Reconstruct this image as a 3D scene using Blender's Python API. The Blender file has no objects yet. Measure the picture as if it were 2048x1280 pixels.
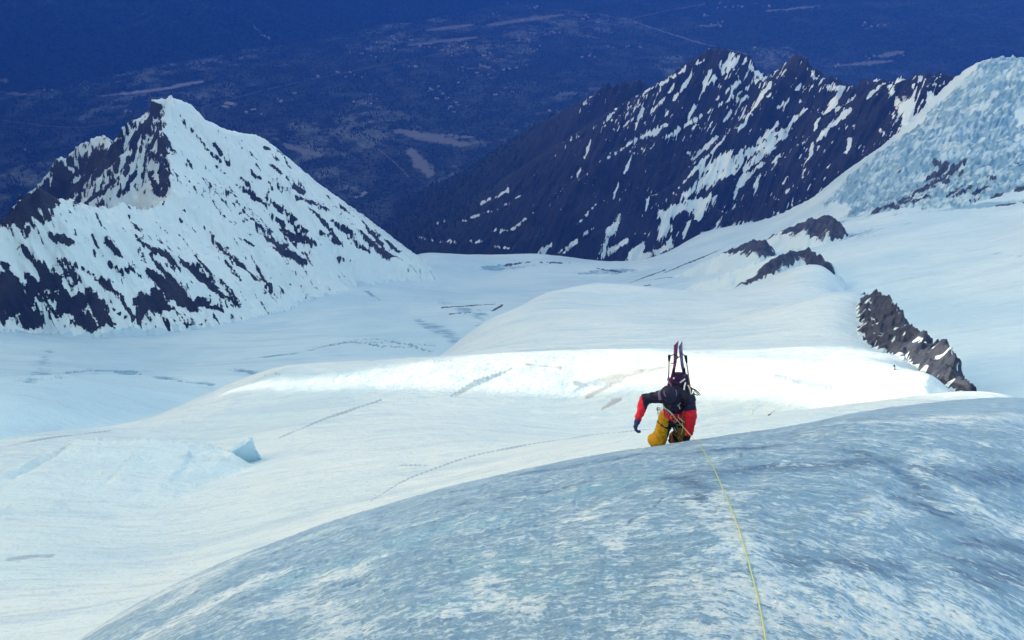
SUNAZ_DEG, SUNEL_DEG = -191.0, 14.0
NROW, NCOL = 900, 960
HAZE_D = 1.06e-4
HAZE_TOP = 1200.0
import bpy, math, random
import numpy as np
from mathutils import Vector, Matrix

# ------------------------------------------------------------------ camera, light, exposure
sc = bpy.context.scene
col = sc.collection
PITCH = math.radians(35.0)
FPX = 1592.0                      # focal length in pixels of the 2048 px wide photograph
cam_d = bpy.data.cameras.new('camera'); cam = bpy.data.objects.new('camera', cam_d); col.objects.link(cam)
cam.location = (0, 0, 0); cam.rotation_euler = (math.pi/2 - PITCH, 0, 0)
cam_d.sensor_width = 36.0; cam_d.lens = 36.0*FPX/2048.0
cam_d.clip_start = 0.1; cam_d.clip_end = 60000
sc.camera = cam

SUN_AZ, SUN_EL = math.radians(SUNAZ_DEG), math.radians(SUNEL_DEG)      # azimuth measured from +X towards +Y
SUN_DIR = np.array([math.cos(SUN_AZ)*math.cos(SUN_EL), math.sin(SUN_AZ)*math.cos(SUN_EL), math.sin(SUN_EL)])
sun_d = bpy.data.lights.new('sun', 'SUN'); sun_d.energy = 2.6; sun_d.angle = math.radians(0.5); sun_d.color = (1.0, 0.87, 0.74)
sun = bpy.data.objects.new('sun', sun_d); col.objects.link(sun)
sun.rotation_euler = Vector(SUN_DIR.tolist()).to_track_quat('Z', 'Y').to_euler()
world = bpy.data.worlds.new('World'); sc.world = world; world.use_nodes = True
wn = world.node_tree; sky = wn.nodes.new('ShaderNodeTexSky'); sky.sky_type = 'NISHITA'; sky.sun_disc = False
sky.sun_elevation = SUN_EL; sky.sun_rotation = math.pi/2 - SUN_AZ
sky.air_density = 1.9; sky.dust_density = 4.6; sky.ozone_density = 0.0; sky.altitude = 200
bg = wn.nodes['Background']; bg.inputs[1].default_value = 0.15
wn.links.new(sky.outputs[0], bg.inputs[0])
sc.view_settings.view_transform = 'Standard'; sc.view_settings.look = 'None'
sc.view_settings.exposure = 1.85; sc.view_settings.gamma = 1.0; sc.view_settings.use_curve_mapping = False
sc.render.engine = 'CYCLES'
sc.cycles.use_denoising = True
sc.cycles.max_bounces = 5; sc.cycles.diffuse_bounces = 3; sc.cycles.glossy_bounces = 2; sc.cycles.volume_bounces = 0
sc.cycles.transparent_max_bounces = 6

# ------------------------------------------------------------------ numeric helpers
CP, SP = math.cos(PITCH), math.sin(PITCH)
def ray(px, py):
    """direction of the sight line through a point of the photograph (world axes)"""
    u = (np.asarray(px, float)-1024)/FPX; v = (640-np.asarray(py, float))/FPX
    return u, CP+v*SP, -SP+v*CP
def at_r(px, py, r):
    """world point on that sight line at horizontal distance r"""
    x, y, z = ray(px, py); h = np.hypot(x, y)
    return x*r/h, y*r/h, z*r/h
def at_z(px, py, zz):
    x, y, z = ray(px, py); s = zz/z
    return x*s, y*s, zz
def project(x, y, z):
    d = y*CP - z*SP; up = y*SP + z*CP
    return 1024 + FPX*x/d, 640 - FPX*up/d

_rng = np.random.RandomState(7)
_perm = _rng.permutation(1024).astype(np.int32); _perm2 = np.concatenate([_perm, _perm])
_ang = _rng.rand(1024)*2*np.pi; _gx = np.cos(_ang).astype(np.float32); _gy = np.sin(_ang).astype(np.float32)
def perlin(x, y, seed=0):
    x = np.asarray(x, np.float32) + seed*37.17; y = np.asarray(y, np.float32) + seed*71.31
    xi = np.floor(x); yi = np.floor(y); xf = x-xi; yf = y-yi
    xi = xi.astype(np.int32) & 1023; yi = yi.astype(np.int32) & 1023
    xi1 = (xi+1) & 1023; yi1 = (yi+1) & 1023
    u = xf*xf*xf*(xf*(xf*6-15)+10); v = yf*yf*yf*(yf*(yf*6-15)+10)
    def g(ix, iy, dx, dy):
        h = _perm2[_perm2[ix]+iy]
        return _gx[h]*dx + _gy[h]*dy
    a = g(xi, yi, xf, yf); b = g(xi1, yi, xf-1, yf); c = g(xi, yi1, xf, yf-1); d = g(xi1, yi1, xf-1, yf-1)
    return ((a+(b-a)*u) + ((c+(d-c)*u)-(a+(b-a)*u))*v)*1.5
def fbm(x, y, octs=4, seed=0, gain=0.5, ridged=False):
    t = 0; a = 1.0; s = 0
    for i in range(octs):
        n = perlin(x*(2**i), y*(2**i), seed+i*3.3)
        if ridged: n = 1-2*np.abs(n)
        t = t+a*n; s += a; a *= gain
    return t/s
def sstep(a, b, x):
    t = np.clip((x-a)/(b-a), 0, 1); return t*t*(3-2*t)
class TPS:
    """smooth surface through given heights, over (azimuth, log distance)"""
    def __init__(s, a, l, v, smooth=3e-4):
        s.c = np.stack([a*1.6, l], 1).astype(float); n = len(a)
        d = np.linalg.norm(s.c[:, None]-s.c[None], axis=2)
        K = s.k(d) + smooth*np.eye(n); P = np.hstack([np.ones((n, 1)), s.c])
        A = np.zeros((n+3, n+3)); A[:n, :n] = K; A[:n, n:] = P; A[n:, :n] = P.T
        s.w = np.linalg.solve(A, np.concatenate([v, np.zeros(3)]))
    @staticmethod
    def k(d): return d*d*np.log(d+1e-9)
    def __call__(s, a, l):
        shp = np.shape(a); a = np.ravel(a)*1.6; l = np.ravel(l); n = len(s.c)
        o = s.w[n] + s.w[n+1]*a + s.w[n+2]*l
        for i in range(n):
            d2 = (a-s.c[i, 0])**2 + (l-s.c[i, 1])**2
            o += s.w[i]*0.5*d2*np.log(d2+1e-18)
        return o.reshape(shp)
def surf(pts, hidden=()):
    a, l, v = [], [], []
    for px, py, r in pts:
        x, y, z = at_r(px, py, r); a.append(math.atan2(x, y)); l.append(math.log(r)); v.append(z/r)
    for azd, r, t in hidden:
        a.append(math.radians(azd)); l.append(math.log(r)); v.append(t)
    return TPS(np.array(a), np.array(l), np.array(v))
def ridge_poly(pts): return np.array([at_r(*p) for p in pts])
def ridge_field(X, Y, poly, kl, kr, jag=0.0):
    """height of a mountain whose crest is the 3D line poly: falls off at kl / kr per metre on its left / right side"""
    best = np.full(np.shape(X), -1e9, np.float32)
    for (x0, y0, z0), (x1, y1, z1) in zip(poly[:-1], poly[1:]):
        dx, dy = x1-x0, y1-y0; L2 = dx*dx+dy*dy
        t = np.clip(((X-x0)*dx+(Y-y0)*dy)/L2, 0, 1)
        ex, ey = X-(x0+t*dx), Y-(y0+t*dy); d = np.hypot(ex, ey)
        side = dx*ey-dy*ex
        k = np.where(side > 0, kl, kr)
        best = np.maximum(best, z0+t*(z1-z0) - k*d)
    return best
# ------------------------------------------------------------------ the lie of the land (heights as a function of x, y)
def bench(px, y1, r1, y2, s):
    """distance at which sight line (px, y2) meets ground that leaves (px, y1, r1) with slope s"""
    z1 = at_r(px, y1, r1)[2]; t2 = at_r(px, y2, 1.0)[2]
    return (z1 + s*r1)/(t2 + s)
H_pts = [(0,1270,80),(0,1100,130),(0,950,200),(0,880,270),(300,1120,105),(300,1000,155),(300,900,220),(300,840,290),
 (600,1040,100),(600,950,140),(600,850,215),(900,950,110),(900,850,180),(1200,880,115),(1500,835,115),(1750,805,130),
 (1200,640,450),(1200,600,700),(1500,640,500),(1500,600,720),(1700,640,400),(1740,600,500),
 (1930,792,185),(1850,740,270),(1860,790,195),(2040,800,150),(960,650,600),(1080,592,760),(1170,575,850),(1300,577,860),(1420,583,870),(1000,690,430),(1600,556,850),(1550,566,870),(1640,530,930),(1475,578,880)]
for px in range(560, 1861, 100):
    q = (px-560)/1300
    ya = 790 - 26*math.sin(min(q*2.2, 1)*math.pi)*(q < .4545) + 8*q; yb = 756 - 50*math.sin(min(q/.9, 1)*math.pi*.5)**1.0 + 46*max(0, q-.45)/.55
    ra = 272 - 84*q; s_ = .16; rb = bench(px, ya, ra, yb, s_)
    H_pts += [(px, ya, ra), (px, (ya+yb)/2, bench(px, ya, ra, (ya+yb)/2, s_)), (px, yb, rb)]
    if px < 1750: H_pts += [(px, yb-22, rb*1.16)]
    if 1000 < px < 1650: H_pts += [(px, yb-60, rb*1.5)]
H_hid = [(36.8,235,-.73),(38.6,228,-.74),(41,260,-.76),(-45,60,-1.15),(45,60,-1.15),(0,60,-1.1),(0,40,-1.15),(-45,30,-1.3),(45,30,-1.2),(-20,40,-1.25),(22,40,-1.1),
 (-12,700,-.93),(-30,480,-.86),(-42,420,-.86),(3,1150,-.80),(11,1150,-.80),(20,1150,-.70),(-5,950,-.88),(0,1050,-.84),(38,520,-.92),(34,640,-.80),(27,1100,-.68),(48,300,-.9),
 (-12,1500,-1.2),(10,2000,-1.2),(35,1200,-1.2),(-40,1000,-1.2)]
G_pts = [(850,517,2250),(950,530,2300),(1050,522,2300),(1150,528,2300),(1250,535,2280),(1330,510,2330),(1400,470,2420),(1560,430,2350),
 (700,570,1650),(950,600,1400),(950,560,1800),(800,650,1050),(1000,610,1300),(550,610,1450),(400,650,1250),(250,680,1130),(100,680,1120),(0,665,1150),
 (0,760,720),(200,760,720),(450,745,740),(650,700,850),(850,690,830),(700,740,680),(0,840,350),(300,810,390),(550,770,460),
 (1200,560,1750),(1300,565,1500),(1450,540,1500),(1450,500,1900),(1650,480,1500),(1600,560,1100),(1750,530,1150),(1900,430,1550),(2040,430,1500),(1900,540,1050),
 (1850,620,820),(2040,600,820),(1960,700,620),(2040,770,470),(1950,770,480),(1700,350,2250),(1800,320,2150),(1850,250,2450),(2040,250,2250),(2040,350,1800),
 (2040,118,2750),(1950,130,2800),(1930,380,1750),(1700,430,1800),(1640,400,2200)]
G_hid = [(-30,200,-1.25),(0,200,-1.25),(30,200,-1.1),(-45,200,-1.25),(45,200,-.95),(0,450,-.92),(20,450,-.88),(35,330,-.85),
 (-8,2700,-.72),(0,2750,-.72),(8,2750,-.70),(-5,4000,-.68),(8,4000,-.68),(16,2900,-.62),(22,3300,-.55),(-18,2800,-.72),(-30,2600,-.72),(-42,2400,-.74),(-30,4500,-.68),
 (30,3200,-.36),(38,3200,-.34),(30,4500,-.48),(42,1500,-.33),(48,700,-.52),(42,4500,-.45)]
h_surf, g_surf = surf(H_pts, H_hid), surf(G_pts, G_hid)
VZ = -2500.0
foot_a, foot_b = np.array(at_z(0, 195, VZ))[:2], np.array(at_z(1000, 10, VZ))[:2]
foot_c, foot_d = np.array(at_z(1150, 25, VZ))[:2], np.array(at_z(2048, 190, VZ))[:2]
LEFT_MAIN = ridge_poly([(345,195,1900),(385,212,1900),(410,240,1902),(455,262,1910),(520,272,1925),(550,295,1930),(575,315,1935),(640,370,1950),(700,412,1965),(760,455,1985),(815,497,2005),(838,512,2015),(856,526,2025),(880,560,2060)])
LEFT_BACK = ridge_poly([(345,195,1900),(310,212,1900),(285,235,1915),(250,262,1925),(222,300,1950),(205,278,2100),(150,300,2150),(110,335,2150),(60,385,2160),(0,440,2150),(-200,560,2100)])
LEFT_RIB = ridge_poly([(345,195,1900),(325,230,1860),(333,300,1750),(345,345,1660),(345,400,1560)])
LEFT_FRONT = ridge_poly([(420,440,1520),(345,400,1560),(290,428,1500),(240,422,1450),(190,425,1430),(140,418,1400),(105,402,1380),(85,394,1370),(55,412,1365),(30,440,1360),(0,462,1350),(-200,560,1300)])
_mq = [np.array(at_r(*q)) for q in [(345,195,1900),(385,212,1900),(410,240,1902),(455,262,1910),(520,272,1925),(550,295,1930),(575,315,1935),(640,370,1950),(700,412,1965),(760,455,1985),(815,497,2005),(838,512,2015),(860,529,2025),(885,560,2060),(930,640,2060),(1000,760,2060)]]
_ma = [math.atan2(q[0], q[1]) for q in _mq]; _mr = [math.hypot(q[0], q[1]) for q in _mq]; _mt = [q[2]/math.hypot(q[0], q[1]) for q in _mq]
RIGHT_MAIN = ridge_poly([(1915,150,2750),(1850,158,2750),(1790,160,2760),(1745,170,2780),(1695,182,2820),(1650,165,2880),(1600,123,2950),(1562,160,2970),(1525,158,2980),(1500,130,2990),(1470,110,3000),(1410,112,3010),(1380,135,3030),(1330,165,3060),(1280,207,3120),(1225,240,3200),(1150,280,3500),(1050,310,3900),(930,350,4350),(840,385,4900),(780,410,5300)])
RIGHT_BACK = ridge_poly([(1300,190,3600),(1280,168,3620),(1210,180,3700),(1100,240,4200)])
RIGHT_LEDGE = ridge_poly([(1525,158,2980),(1450,208,2900),(1380,248,2830),(1290,290,2760),(1215,318,2720),(1150,380,2700)])
RIGHT_RIB_A = ridge_poly([(1600,123,2950),(1540,200,2820),(1470,270,2700),(1390,340,2600),(1300,410,2520),(1210,470,2450),(1130,510,2400)])
RIGHT_RIB_B = ridge_poly([(1695,182,2820),(1640,270,2680),(1590,330,2580),(1540,390,2500),(1470,430,2460)])
RIGHT_RIB_C = ridge_poly([(1790,160,2760),(1745,230,2640),(1705,300,2540)])
RIGHT_RIB_D = ridge_poly([(1870,157,2740),(1850,190,2650)])
RIB = ridge_poly([(1700,612,560),(1722,598,520),(1745,588,480),(1765,595,440),(1785,618,400),(1812,655,350),(1840,682,310),(1868,690,285),(1888,712,262),(1905,750,240),(1926,782,215),(1940,800,200)])
KNOB = ridge_poly([(1560,474,1560),(1590,452,1540),(1620,435,1520),(1650,428,1510),(1672,436,1490),(1684,450,1480)])
RIDGE_B = ridge_poly([(1425,585,890),(1470,572,910),(1510,555,930),(1540,525,960),(1570,505,1000),(1600,495,1030),(1630,500,1020),(1655,512,1000)])
SMALL_B = ridge_poly([(1470,498,1500),(1490,482,1480),(1515,476,1460),(1532,480,1440)])
MOUND = ridge_poly([(146,905,201),(158,896,198),(300,892,186),(400,901,180),(450,915,175),(478,938,170)])
_mhb = [float(p[2]-h_surf(math.atan2(p[0], p[1]), math.log(math.hypot(p[0], p[1])))*math.hypot(p[0], p[1])) for p in MOUND]
def mound_field(X, Y, h):
    """a snow bulge standing on the slope: sheer behind its crest, running out gently in front of it"""
    out = np.zeros(np.shape(X), np.float32); n = len(MOUND)-1; hb = [max(a, 2)+3.5 for a in _mhb]
    for i in range(n):
        (x0, y0, z0), (x1, y1, z1) = MOUND[i], MOUND[i+1]; dx, dy = x1-x0, y1-y0; L = math.hypot(dx, dy); tt = ((X-x0)*dx+(Y-y0)*dy)/L/L; t = np.clip(tt, 0, 1)
        side = (dx*(Y-y0)-dy*(X-x0))/L; over = np.abs(tt-t)*L; A = hb[i]+t*(hb[i+1]-hb[i])
        f = np.where(side > 0, np.clip(1-side/2.0, 0, 1), (1-np.clip(-side/42, 0, 1))**1.6)*np.clip(1-over/6.0, 0, 1)
        out = np.maximum(out, A*f)
    return out
LIP = [(700,540,2300),(850,519,2300),(872,515,2300),(905,520,2300),(945,530,2300),(975,532,2300),(1005,527,2300),(1040,521,2300),(1070,525,2300),(1150,526,2300),(1200,530,2290),(1250,535,2280),(1290,533,2290),(1335,512,2320),(1400,470,2400),(1470,448,2400),(1560,430,2350),(1640,385,2330),(1700,320,2400),(1760,285,2450),(1800,250,2530),(1845,218,2600),(1880,190,2680),(1915,157,2760),(1940,141,2800),(1970,123,2820),(2000,110,2820),(2060,118,2800)]
_lp = [at_r(*p) for p in LIP]; _la = [math.atan2(p[0], p[1]) for p in _lp]; _lt = [p[2]/q[2] for p, q in zip(_lp, LIP)]; _lr = [q[2] for q in LIP]

def land(X, Y, detail=True):
    """returns height and the index of the landform on top"""
    R = np.hypot(X, Y); AZ = np.arctan2(X, Y); L = np.log(R)
    wx = fbm(X/260, Y/260, 3, 1)*26; wy = fbm(X/260, Y/260, 3, 5)*26
    far = sstep(900, 1600, R)
    Xw, Yw = X+wx*far*0.6, Y+wy*far*0.6
    h = h_surf(AZ, L)*R
    g = g_surf(AZ, L)*R
    ra = np.interp(AZ, _la, _lr, left=1e5, right=1e5); ta = np.interp(AZ, _la, _lt)
    jl = (fbm(X/30, Y/30, 4, 25, .6, ridged=True)-.3)*12*sstep(.25, .36, AZ)*(1 if detail else 0)
    g = np.where(R > ra, np.minimum(g, ta*ra - (R-ra)*1.15), g) + jl*np.exp(-((R-ra)/60)**2)
    # valley floor, rising into the far side of the valley
    def beyond(a, b):
        d = (b-a)/np.linalg.norm(b-a); return -((X-a[0])*d[1]-(Y-a[1])*d[0])
    e1 = beyond(foot_a, foot_b) + fbm(X/900, Y/900, 3, 9)*160
    e2 = beyond(foot_c, foot_d) + fbm(X/900, Y/900, 3, 12)*160
    v = VZ + fbm(X/1500, Y/1500, 4, 11)*50
    s1 = np.where(e1 > 0, e1*0.52, 0) + sstep(0, 800, e1)*fbm(X/420, Y/420, 4, 17, ridged=True)*90
    s2 = np.where(e2 > 0, e2*0.34, 0) + sstep(0, 800, e2)*fbm(X/420, Y/420, 4, 19, ridged=True)*60
    hill = VZ + np.minimum(np.maximum(s1, s2), 2300)
    # rugged relief for the mountains
    gul = lambda fx, fy, L_, W_, s: fbm((X*fx+Y*fy)/L_, (-X*fy+Y*fx)/W_, 5, s, 0.55, ridged=True)
    rugged = fbm(X/95, Y/95, 5, 23, 0.55, ridged=True)
    m1 = np.maximum.reduce([ridge_field(Xw, Yw, LEFT_MAIN, 1.5, 0.86), ridge_field(Xw, Yw, LEFT_BACK, 1.15, 1.4),
                            ridge_field(Xw, Yw, LEFT_RIB, .9, 1.25), ridge_field(Xw, Yw, LEFT_FRONT, .88, 1.0)])
    if detail:
        m1 = m1 + (rugged-0.2)*18 + gul(.75, -.65, 260, 38, 29)*10 + (fbm(X/28, Y/28, 4, 30, .6, ridged=True)-.2)*6
    rs1 = np.interp(AZ, _ma, _mr); ts1 = np.interp(AZ, _ma, _mt); jag = (fbm(X/22, Y/22, 4, 24, .6, ridged=True)-.2)*7*(1 if detail else 0)
    m1 = np.where(AZ > _ma[0], np.minimum(m1, np.where(R < rs1, ts1*rs1+(ts1+.10)*(R-rs1), ts1*rs1-1.2*(R-rs1))+jag), m1)
    m2 = np.maximum.reduce([ridge_field(Xw, Yw, RIGHT_MAIN, .82, 1.3), ridge_field(Xw, Yw, RIGHT_BACK, .8, 1.2), ridge_field(Xw, Yw, RIGHT_LEDGE, .85, 1.2),
                            ridge_field(Xw, Yw, RIGHT_RIB_A, .85, .95), ridge_field(Xw, Yw, RIGHT_RIB_B, .9, 1.0),
                            ridge_field(Xw, Yw, RIGHT_RIB_C, .9, 1.0), ridge_field(Xw, Yw, RIGHT_RIB_D, .9, 1.0)])
    if detail:
        m2 = m2 + (fbm(X/130, Y/130, 5, 31, .55, ridged=True)-0.2)*24 + gul(.6, .8, 300, 45, 33)*20 + gul(.45, .9, 120, 17, 35)*8 + (fbm(X/34, Y/34, 4, 36, .6, ridged=True)-.2)*9
    rk = fbm(X/14, Y/14, 4, 41, .6, ridged=True); rk2 = fbm(X/45, Y/45, 4, 43, .6, ridged=True)
    dd = 1.0 if detail else 0.0
    rib = ridge_field(X, Y, RIB, 1.7, 1.3) + dd*((rk-.4)*9 + (rk2-.3)*10)
    knob = ridge_field(X, Y, KNOB, 1.2, 1.0) + dd*(rk2-.4)*14 - 2
    rdb = ridge_field(X, Y, RIDGE_B, 1.3, .85) + dd*((rk2-.45)*12 + (rk-.5)*4) - 1
    smb = ridge_field(X, Y, SMALL_B, 1.2, 1.0) + dd*(rk2-.4)*14 - 4
    md_ = mound_field(X+fbm(X/15, Y/15, 3, 46)*2*dd, Y, h); mound = h + md_*(1+dd*fbm(X/9, Y/9, 3, 47)*.10)
    if detail:
        h = h + (fbm(X/60, Y/60, 4, 51)*2.4 + fbm((X*.8+Y*.6)/26, (Y*.8-X*.6)/7, 3, 52, .6)*.28)*sstep(60, 300, R)
        g = g + fbm(X/160, Y/160, 4, 53)*7*sstep(300, 1200, R)
        # crumpled crest of the snow dome and the edge of the glacier
        ice = ICEFALL(X, Y)
        g = g + ice*(fbm(X/24, Y/36, 5, 57, .68, ridged=True)*24 - 8)
    Zs = np.stack([np.maximum(h, mound), g, m1, m2, v, hill, rib, knob, rdb, smb])
    k = np.argmax(Zs, 0); Z = np.max(Zs, 0)
    # soften the joint between the two snow surfaces
    hm, gm = Zs[0], Zs[1]; w = np.clip(1-np.abs(hm-gm)/14, 0, 1); Z = Z + np.where(k <= 1, w*w*2.5, 0)
    return Z, k
def poly_in(X, Y, P):
    """inside test for a polygon in plan; also works on big arrays"""
    ins = np.zeros(np.shape(X), bool); n = len(P); j = n-1
    for i in range(n):
        xi, yi = P[i]; xj, yj = P[j]
        if yi != yj:
            c = ((yi > Y) != (yj > Y)) & (X < (xj-xi)*(Y-yi)/(yj-yi)+xi); ins ^= c
        j = i
    return ins
_icef = np.array([at_r(*p)[:2] for p in [(1660,385,2100),(1720,300,2300),(1800,240,2400),(1900,180,2600),(1960,135,2750),(2060,125,2750),(2060,380,1700),(1900,410,1600),(1700,430,1800)]])
_icc = _icef.mean(0)
def ICEFALL(X, Y):
    near = (np.hypot(X-_icc[0], Y-_icc[1]) < 1500)
    o = np.zeros(np.shape(X)); 
    if near.any(): o[near] = poly_in(X[near]+fbm(X[near]/90, Y[near]/90, 3, 61)*60, Y[near], _icef)
    return o
# ------------------------------------------------------------------ terrain mesh: fan of rows round the viewpoint, finest where it is seen
def rows_for(n):
    rr = np.exp(np.linspace(math.log(32), math.log(16500), 2200)); azs = np.radians(np.linspace(-38, 38, 90))
    RR, AA = np.meshgrid(rr, azs, indexing='ij'); X, Y = RR*np.sin(AA), RR*np.cos(AA)
    Z, k = land(X, Y, False); px, py = project(X, Y, Z)
    d = np.clip(py[:-1]-py[1:], 0, None); vis = np.minimum.accumulate(py, axis=0)[1:] >= py[1:]-25
    d = (d*vis); dens = d.mean(1)*0.55 + d.max(1)*0.10 + 0.28
    c = np.concatenate([[0], np.cumsum(dens)]); c /= c[-1]
    return np.interp(np.linspace(0, 1, n), c, rr)
rows = rows_for(NROW)
az = np.radians(np.concatenate([np.linspace(-60, -39.3, 26)[:-1], np.linspace(-39.3, 39.3, NCOL), np.linspace(39.3, 60, 26)[1:]]))
RR, AA = np.meshgrid(rows, az, indexing='ij')
TX, TY = RR*np.sin(AA), RR*np.cos(AA)
TZ, TK = land(TX, TY)
def terrain_z(x, y):
    """height of the built mesh at plan points (bilinear in the fan)"""
    r = np.hypot(x, y); a = np.arctan2(x, y)
    i = np.clip(np.searchsorted(rows, r)-1, 0, len(rows)-2); j = np.clip(np.searchsorted(az, a)-1, 0, len(az)-2)
    fr = np.clip((r-rows[i])/(rows[i+1]-rows[i]), 0, 1); fa = np.clip((a-az[j])/(az[j+1]-az[j]), 0, 1)
    return (TZ[i, j]*(1-fr)+TZ[i+1, j]*fr)*(1-fa) + (TZ[i, j+1]*(1-fr)+TZ[i+1, j+1]*fr)*fa
# ------------------------------------------------------------------ strokes traced on the photograph, dropped onto the land as real 3D lines
T_UP = np.maximum.accumulate(TZ/rows[:, None], axis=0)
def hit(px, py):
    x, y, z = ray(px, py); a = math.atan2(x, y); t = z/math.hypot(x, y)
    j = int(np.clip(np.searchsorted(az, a)-1, 0, len(az)-2)); fa = (a-az[j])/(az[j+1]-az[j])
    colm = T_UP[:, j]*(1-fa)+T_UP[:, j+1]*fa
    i = int(np.searchsorted(colm, t))
    if i <= 0: r = rows[0]
    elif i >= len(rows): r = rows[-1]
    else: r = rows[i-1] + (rows[i]-rows[i-1])*(t-colm[i-1])/(colm[i]-colm[i-1]+1e-12)
    return np.array([x/math.hypot(x, y)*r, y/math.hypot(x, y)*r, t*r])
def strokes(lst, idx, X, Y, Z, soft=1.0, flat=False, wmul=1.0, wmin=0.0, rf=1.0):
    rh_ = np.hypot(X, Y) if rf != 1.0 else None
    """field that is 1 on the strokes and falls to -1 at twice their half-width; idx limits the vertices"""
    f = np.full(X.shape, -1.0, np.float32)
    for s in lst:
        pp = [(s[i], s[i+1]) for i in range(0, len(s)-1, 2)]; w = s[-1]; q = []
        for (xa, ya), (xb, yb) in zip(pp[:-1], pp[1:]):
            n = max(1, int(math.hypot(xb-xa, yb-ya)/9)); q += [(xa+(xb-xa)*i/n, ya+(yb-ya)*i/n) for i in range(n)]
        pts = [hit(*c) for c in q+[pp[-1]]]; npt = len(pts)-1
        if rf > 2 and npt > 4:
            for _ in range(4): pts = [pts[0]]+[(pts[i-1]+2*pts[i]+pts[i+1])/4 for i in range(1, npt)]+[pts[-1]]
        for si, (a, b) in enumerate(zip(pts[:-1], pts[1:])):
            if np.linalg.norm(b-a) > .25*np.linalg.norm(a): continue
            D = np.linalg.norm((a+b)/2); W = max(w*wmul, wmin)*D/FPX
            lo = np.minimum(a, b)-2.2*W*rf; hi = np.maximum(a, b)+2.2*W*rf
            m = np.nonzero((X > lo[0]) & (X < hi[0]) & (Y > lo[1]) & (Y < hi[1]) & idx)
            if not len(m[0]): continue
            p = np.stack([X[m], Y[m], Z[m]], -1); d = b-a
            if flat: p[:, 2] = 0; d = d*[1, 1, 0]; a = a*[1, 1, 0]
            t = np.clip(((p-a)@d)/(d@d+1e-9), 0, 1)
            e_ = p-a-t[:, None]*d
            if rf != 1.0:          # a gash seen at a flat angle is really this much wider along the line of sight
                uu = np.array([a[0], a[1], 0])/math.hypot(a[0], a[1]); e_[:, 2] = 0; k_ = e_@uu; e_ = e_-k_[:, None]*uu*(1-1/rf)
            dist = np.linalg.norm(e_, axis=1)
            taper = 1-0.4*np.abs(2*(t+si)/npt-1)
            f[m] = np.maximum(f[m], np.clip(1-dist/(W*taper), -1, 1))
    return f
ROCK_LEFT = [(310,215,262,290,11),(322,248,300,300,10),(325,270,325,330,16),(322,330,328,385,14),(300,350,322,395,9),(270,300,250,345,7),(240,300,190,350,14),(215,310,150,345,14),(180,345,120,400,15),(140,330,90,380,16),(110,385,60,395,12),(80,370,20,430,16),(60,400,0,450,14),
 (270,350,235,400,7),(250,390,240,410,4),(290,380,280,410,5),(160,380,150,415,8),(200,385,165,412,6),(225,365,205,390,6),(335,395,322,412,3),
 (0,554,66,642,27),(44,493,70,528,8),(70,523,123,563,15),(88,563,176,650,27),(60,560,90,600,20),(176,585,220,646,15),(127,523,150,554,11),(281,607,334,615,13),(308,580,325,615,9),(299,545,382,616,12),(369,528,440,585,17),
 (395,602,444,620,8),(440,558,475,611,9),(422,480,514,558,8),(519,545,549,589,7),(497,506,519,541,5),(545,484,607,523,13),(563,466,615,484,8),(281,484,352,523,6),(211,480,237,506,8),(105,473,140,484,8),
 (259,440,281,462,4),(642,440,686,493,5),(721,462,774,515,8),(571,440,624,466,5),(220,528,268,541,4),(167,537,237,589,5),(242,585,264,633,4),(220,616,259,638,4),(0,520,30,560,9),
 (360,233,417,299,1.6),(414,299,440,322,4.5),(428,287,461,334,3.5),(428,328,464,361,2.5),(440,373,476,394,3),(470,367,538,414,5),(535,400,595,441,7),(473,349,500,370,2),(547,435,571,453,5),(565,456,624,486,11),(541,492,607,521,12),
 (488,423,538,468,3),(464,471,517,495,3),(417,477,458,500,5),(354,432,390,465,4.5),(354,412,375,426,5),(408,456,428,471,4),(363,305,384,334,2),(339,284,345,310,4),(523,293,562,305,4),(541,328,562,346,5),(547,310,586,340,3),
 (586,376,609,385,5),(595,394,651,417,6),(615,414,654,447,5),(663,441,705,471,8),(681,411,707,432,6),(725,441,767,495,7),(743,495,802,518,6),(800,477,844,518,6),(636,459,684,495,4),(672,515,685,518,3),(494,337,523,358,3.5),
 (560,300,580,335,3),(300,510,340,560,5),(330,500,360,540,4),(270,470,300,500,3),(385,505,420,545,6),(330,545,360,580,7),(450,520,480,560,6),(130,600,150,630,8),(190,425,205,455,3),(255,425,265,450,3),(60,455,58,470,3),(440,425,470,450,2),(700,480,740,505,5),(770,480,800,505,5)]
SNOW_LEFT = [(306,220,262,270,2.2),(285,230,246,300,2),(258,288,238,345,5),(285,255,270,330,3.2),(262,300,262,350,4),(268,320,265,345,6),(290,290,278,345,2.5),(312,290,313,302,2.5),(285,340,262,372,5),(318,325,310,355,3.5),(255,355,240,395,4),(240,375,185,405,5),(215,280,150,308,3),(210,280,220,288,4),(180,300,172,330,3),(150,320,160,345,3),(130,330,150,345,3),(170,350,150,360,3),(230,400,325,400,12),(325,400,300,420,9),(180,415,240,415,7),(105,350,100,375,3),(75,360,72,380,2.5),(40,400,25,425,4),(15,425,10,440,3),(135,400,132,410,4),(345,200,338,215,8)]
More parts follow.
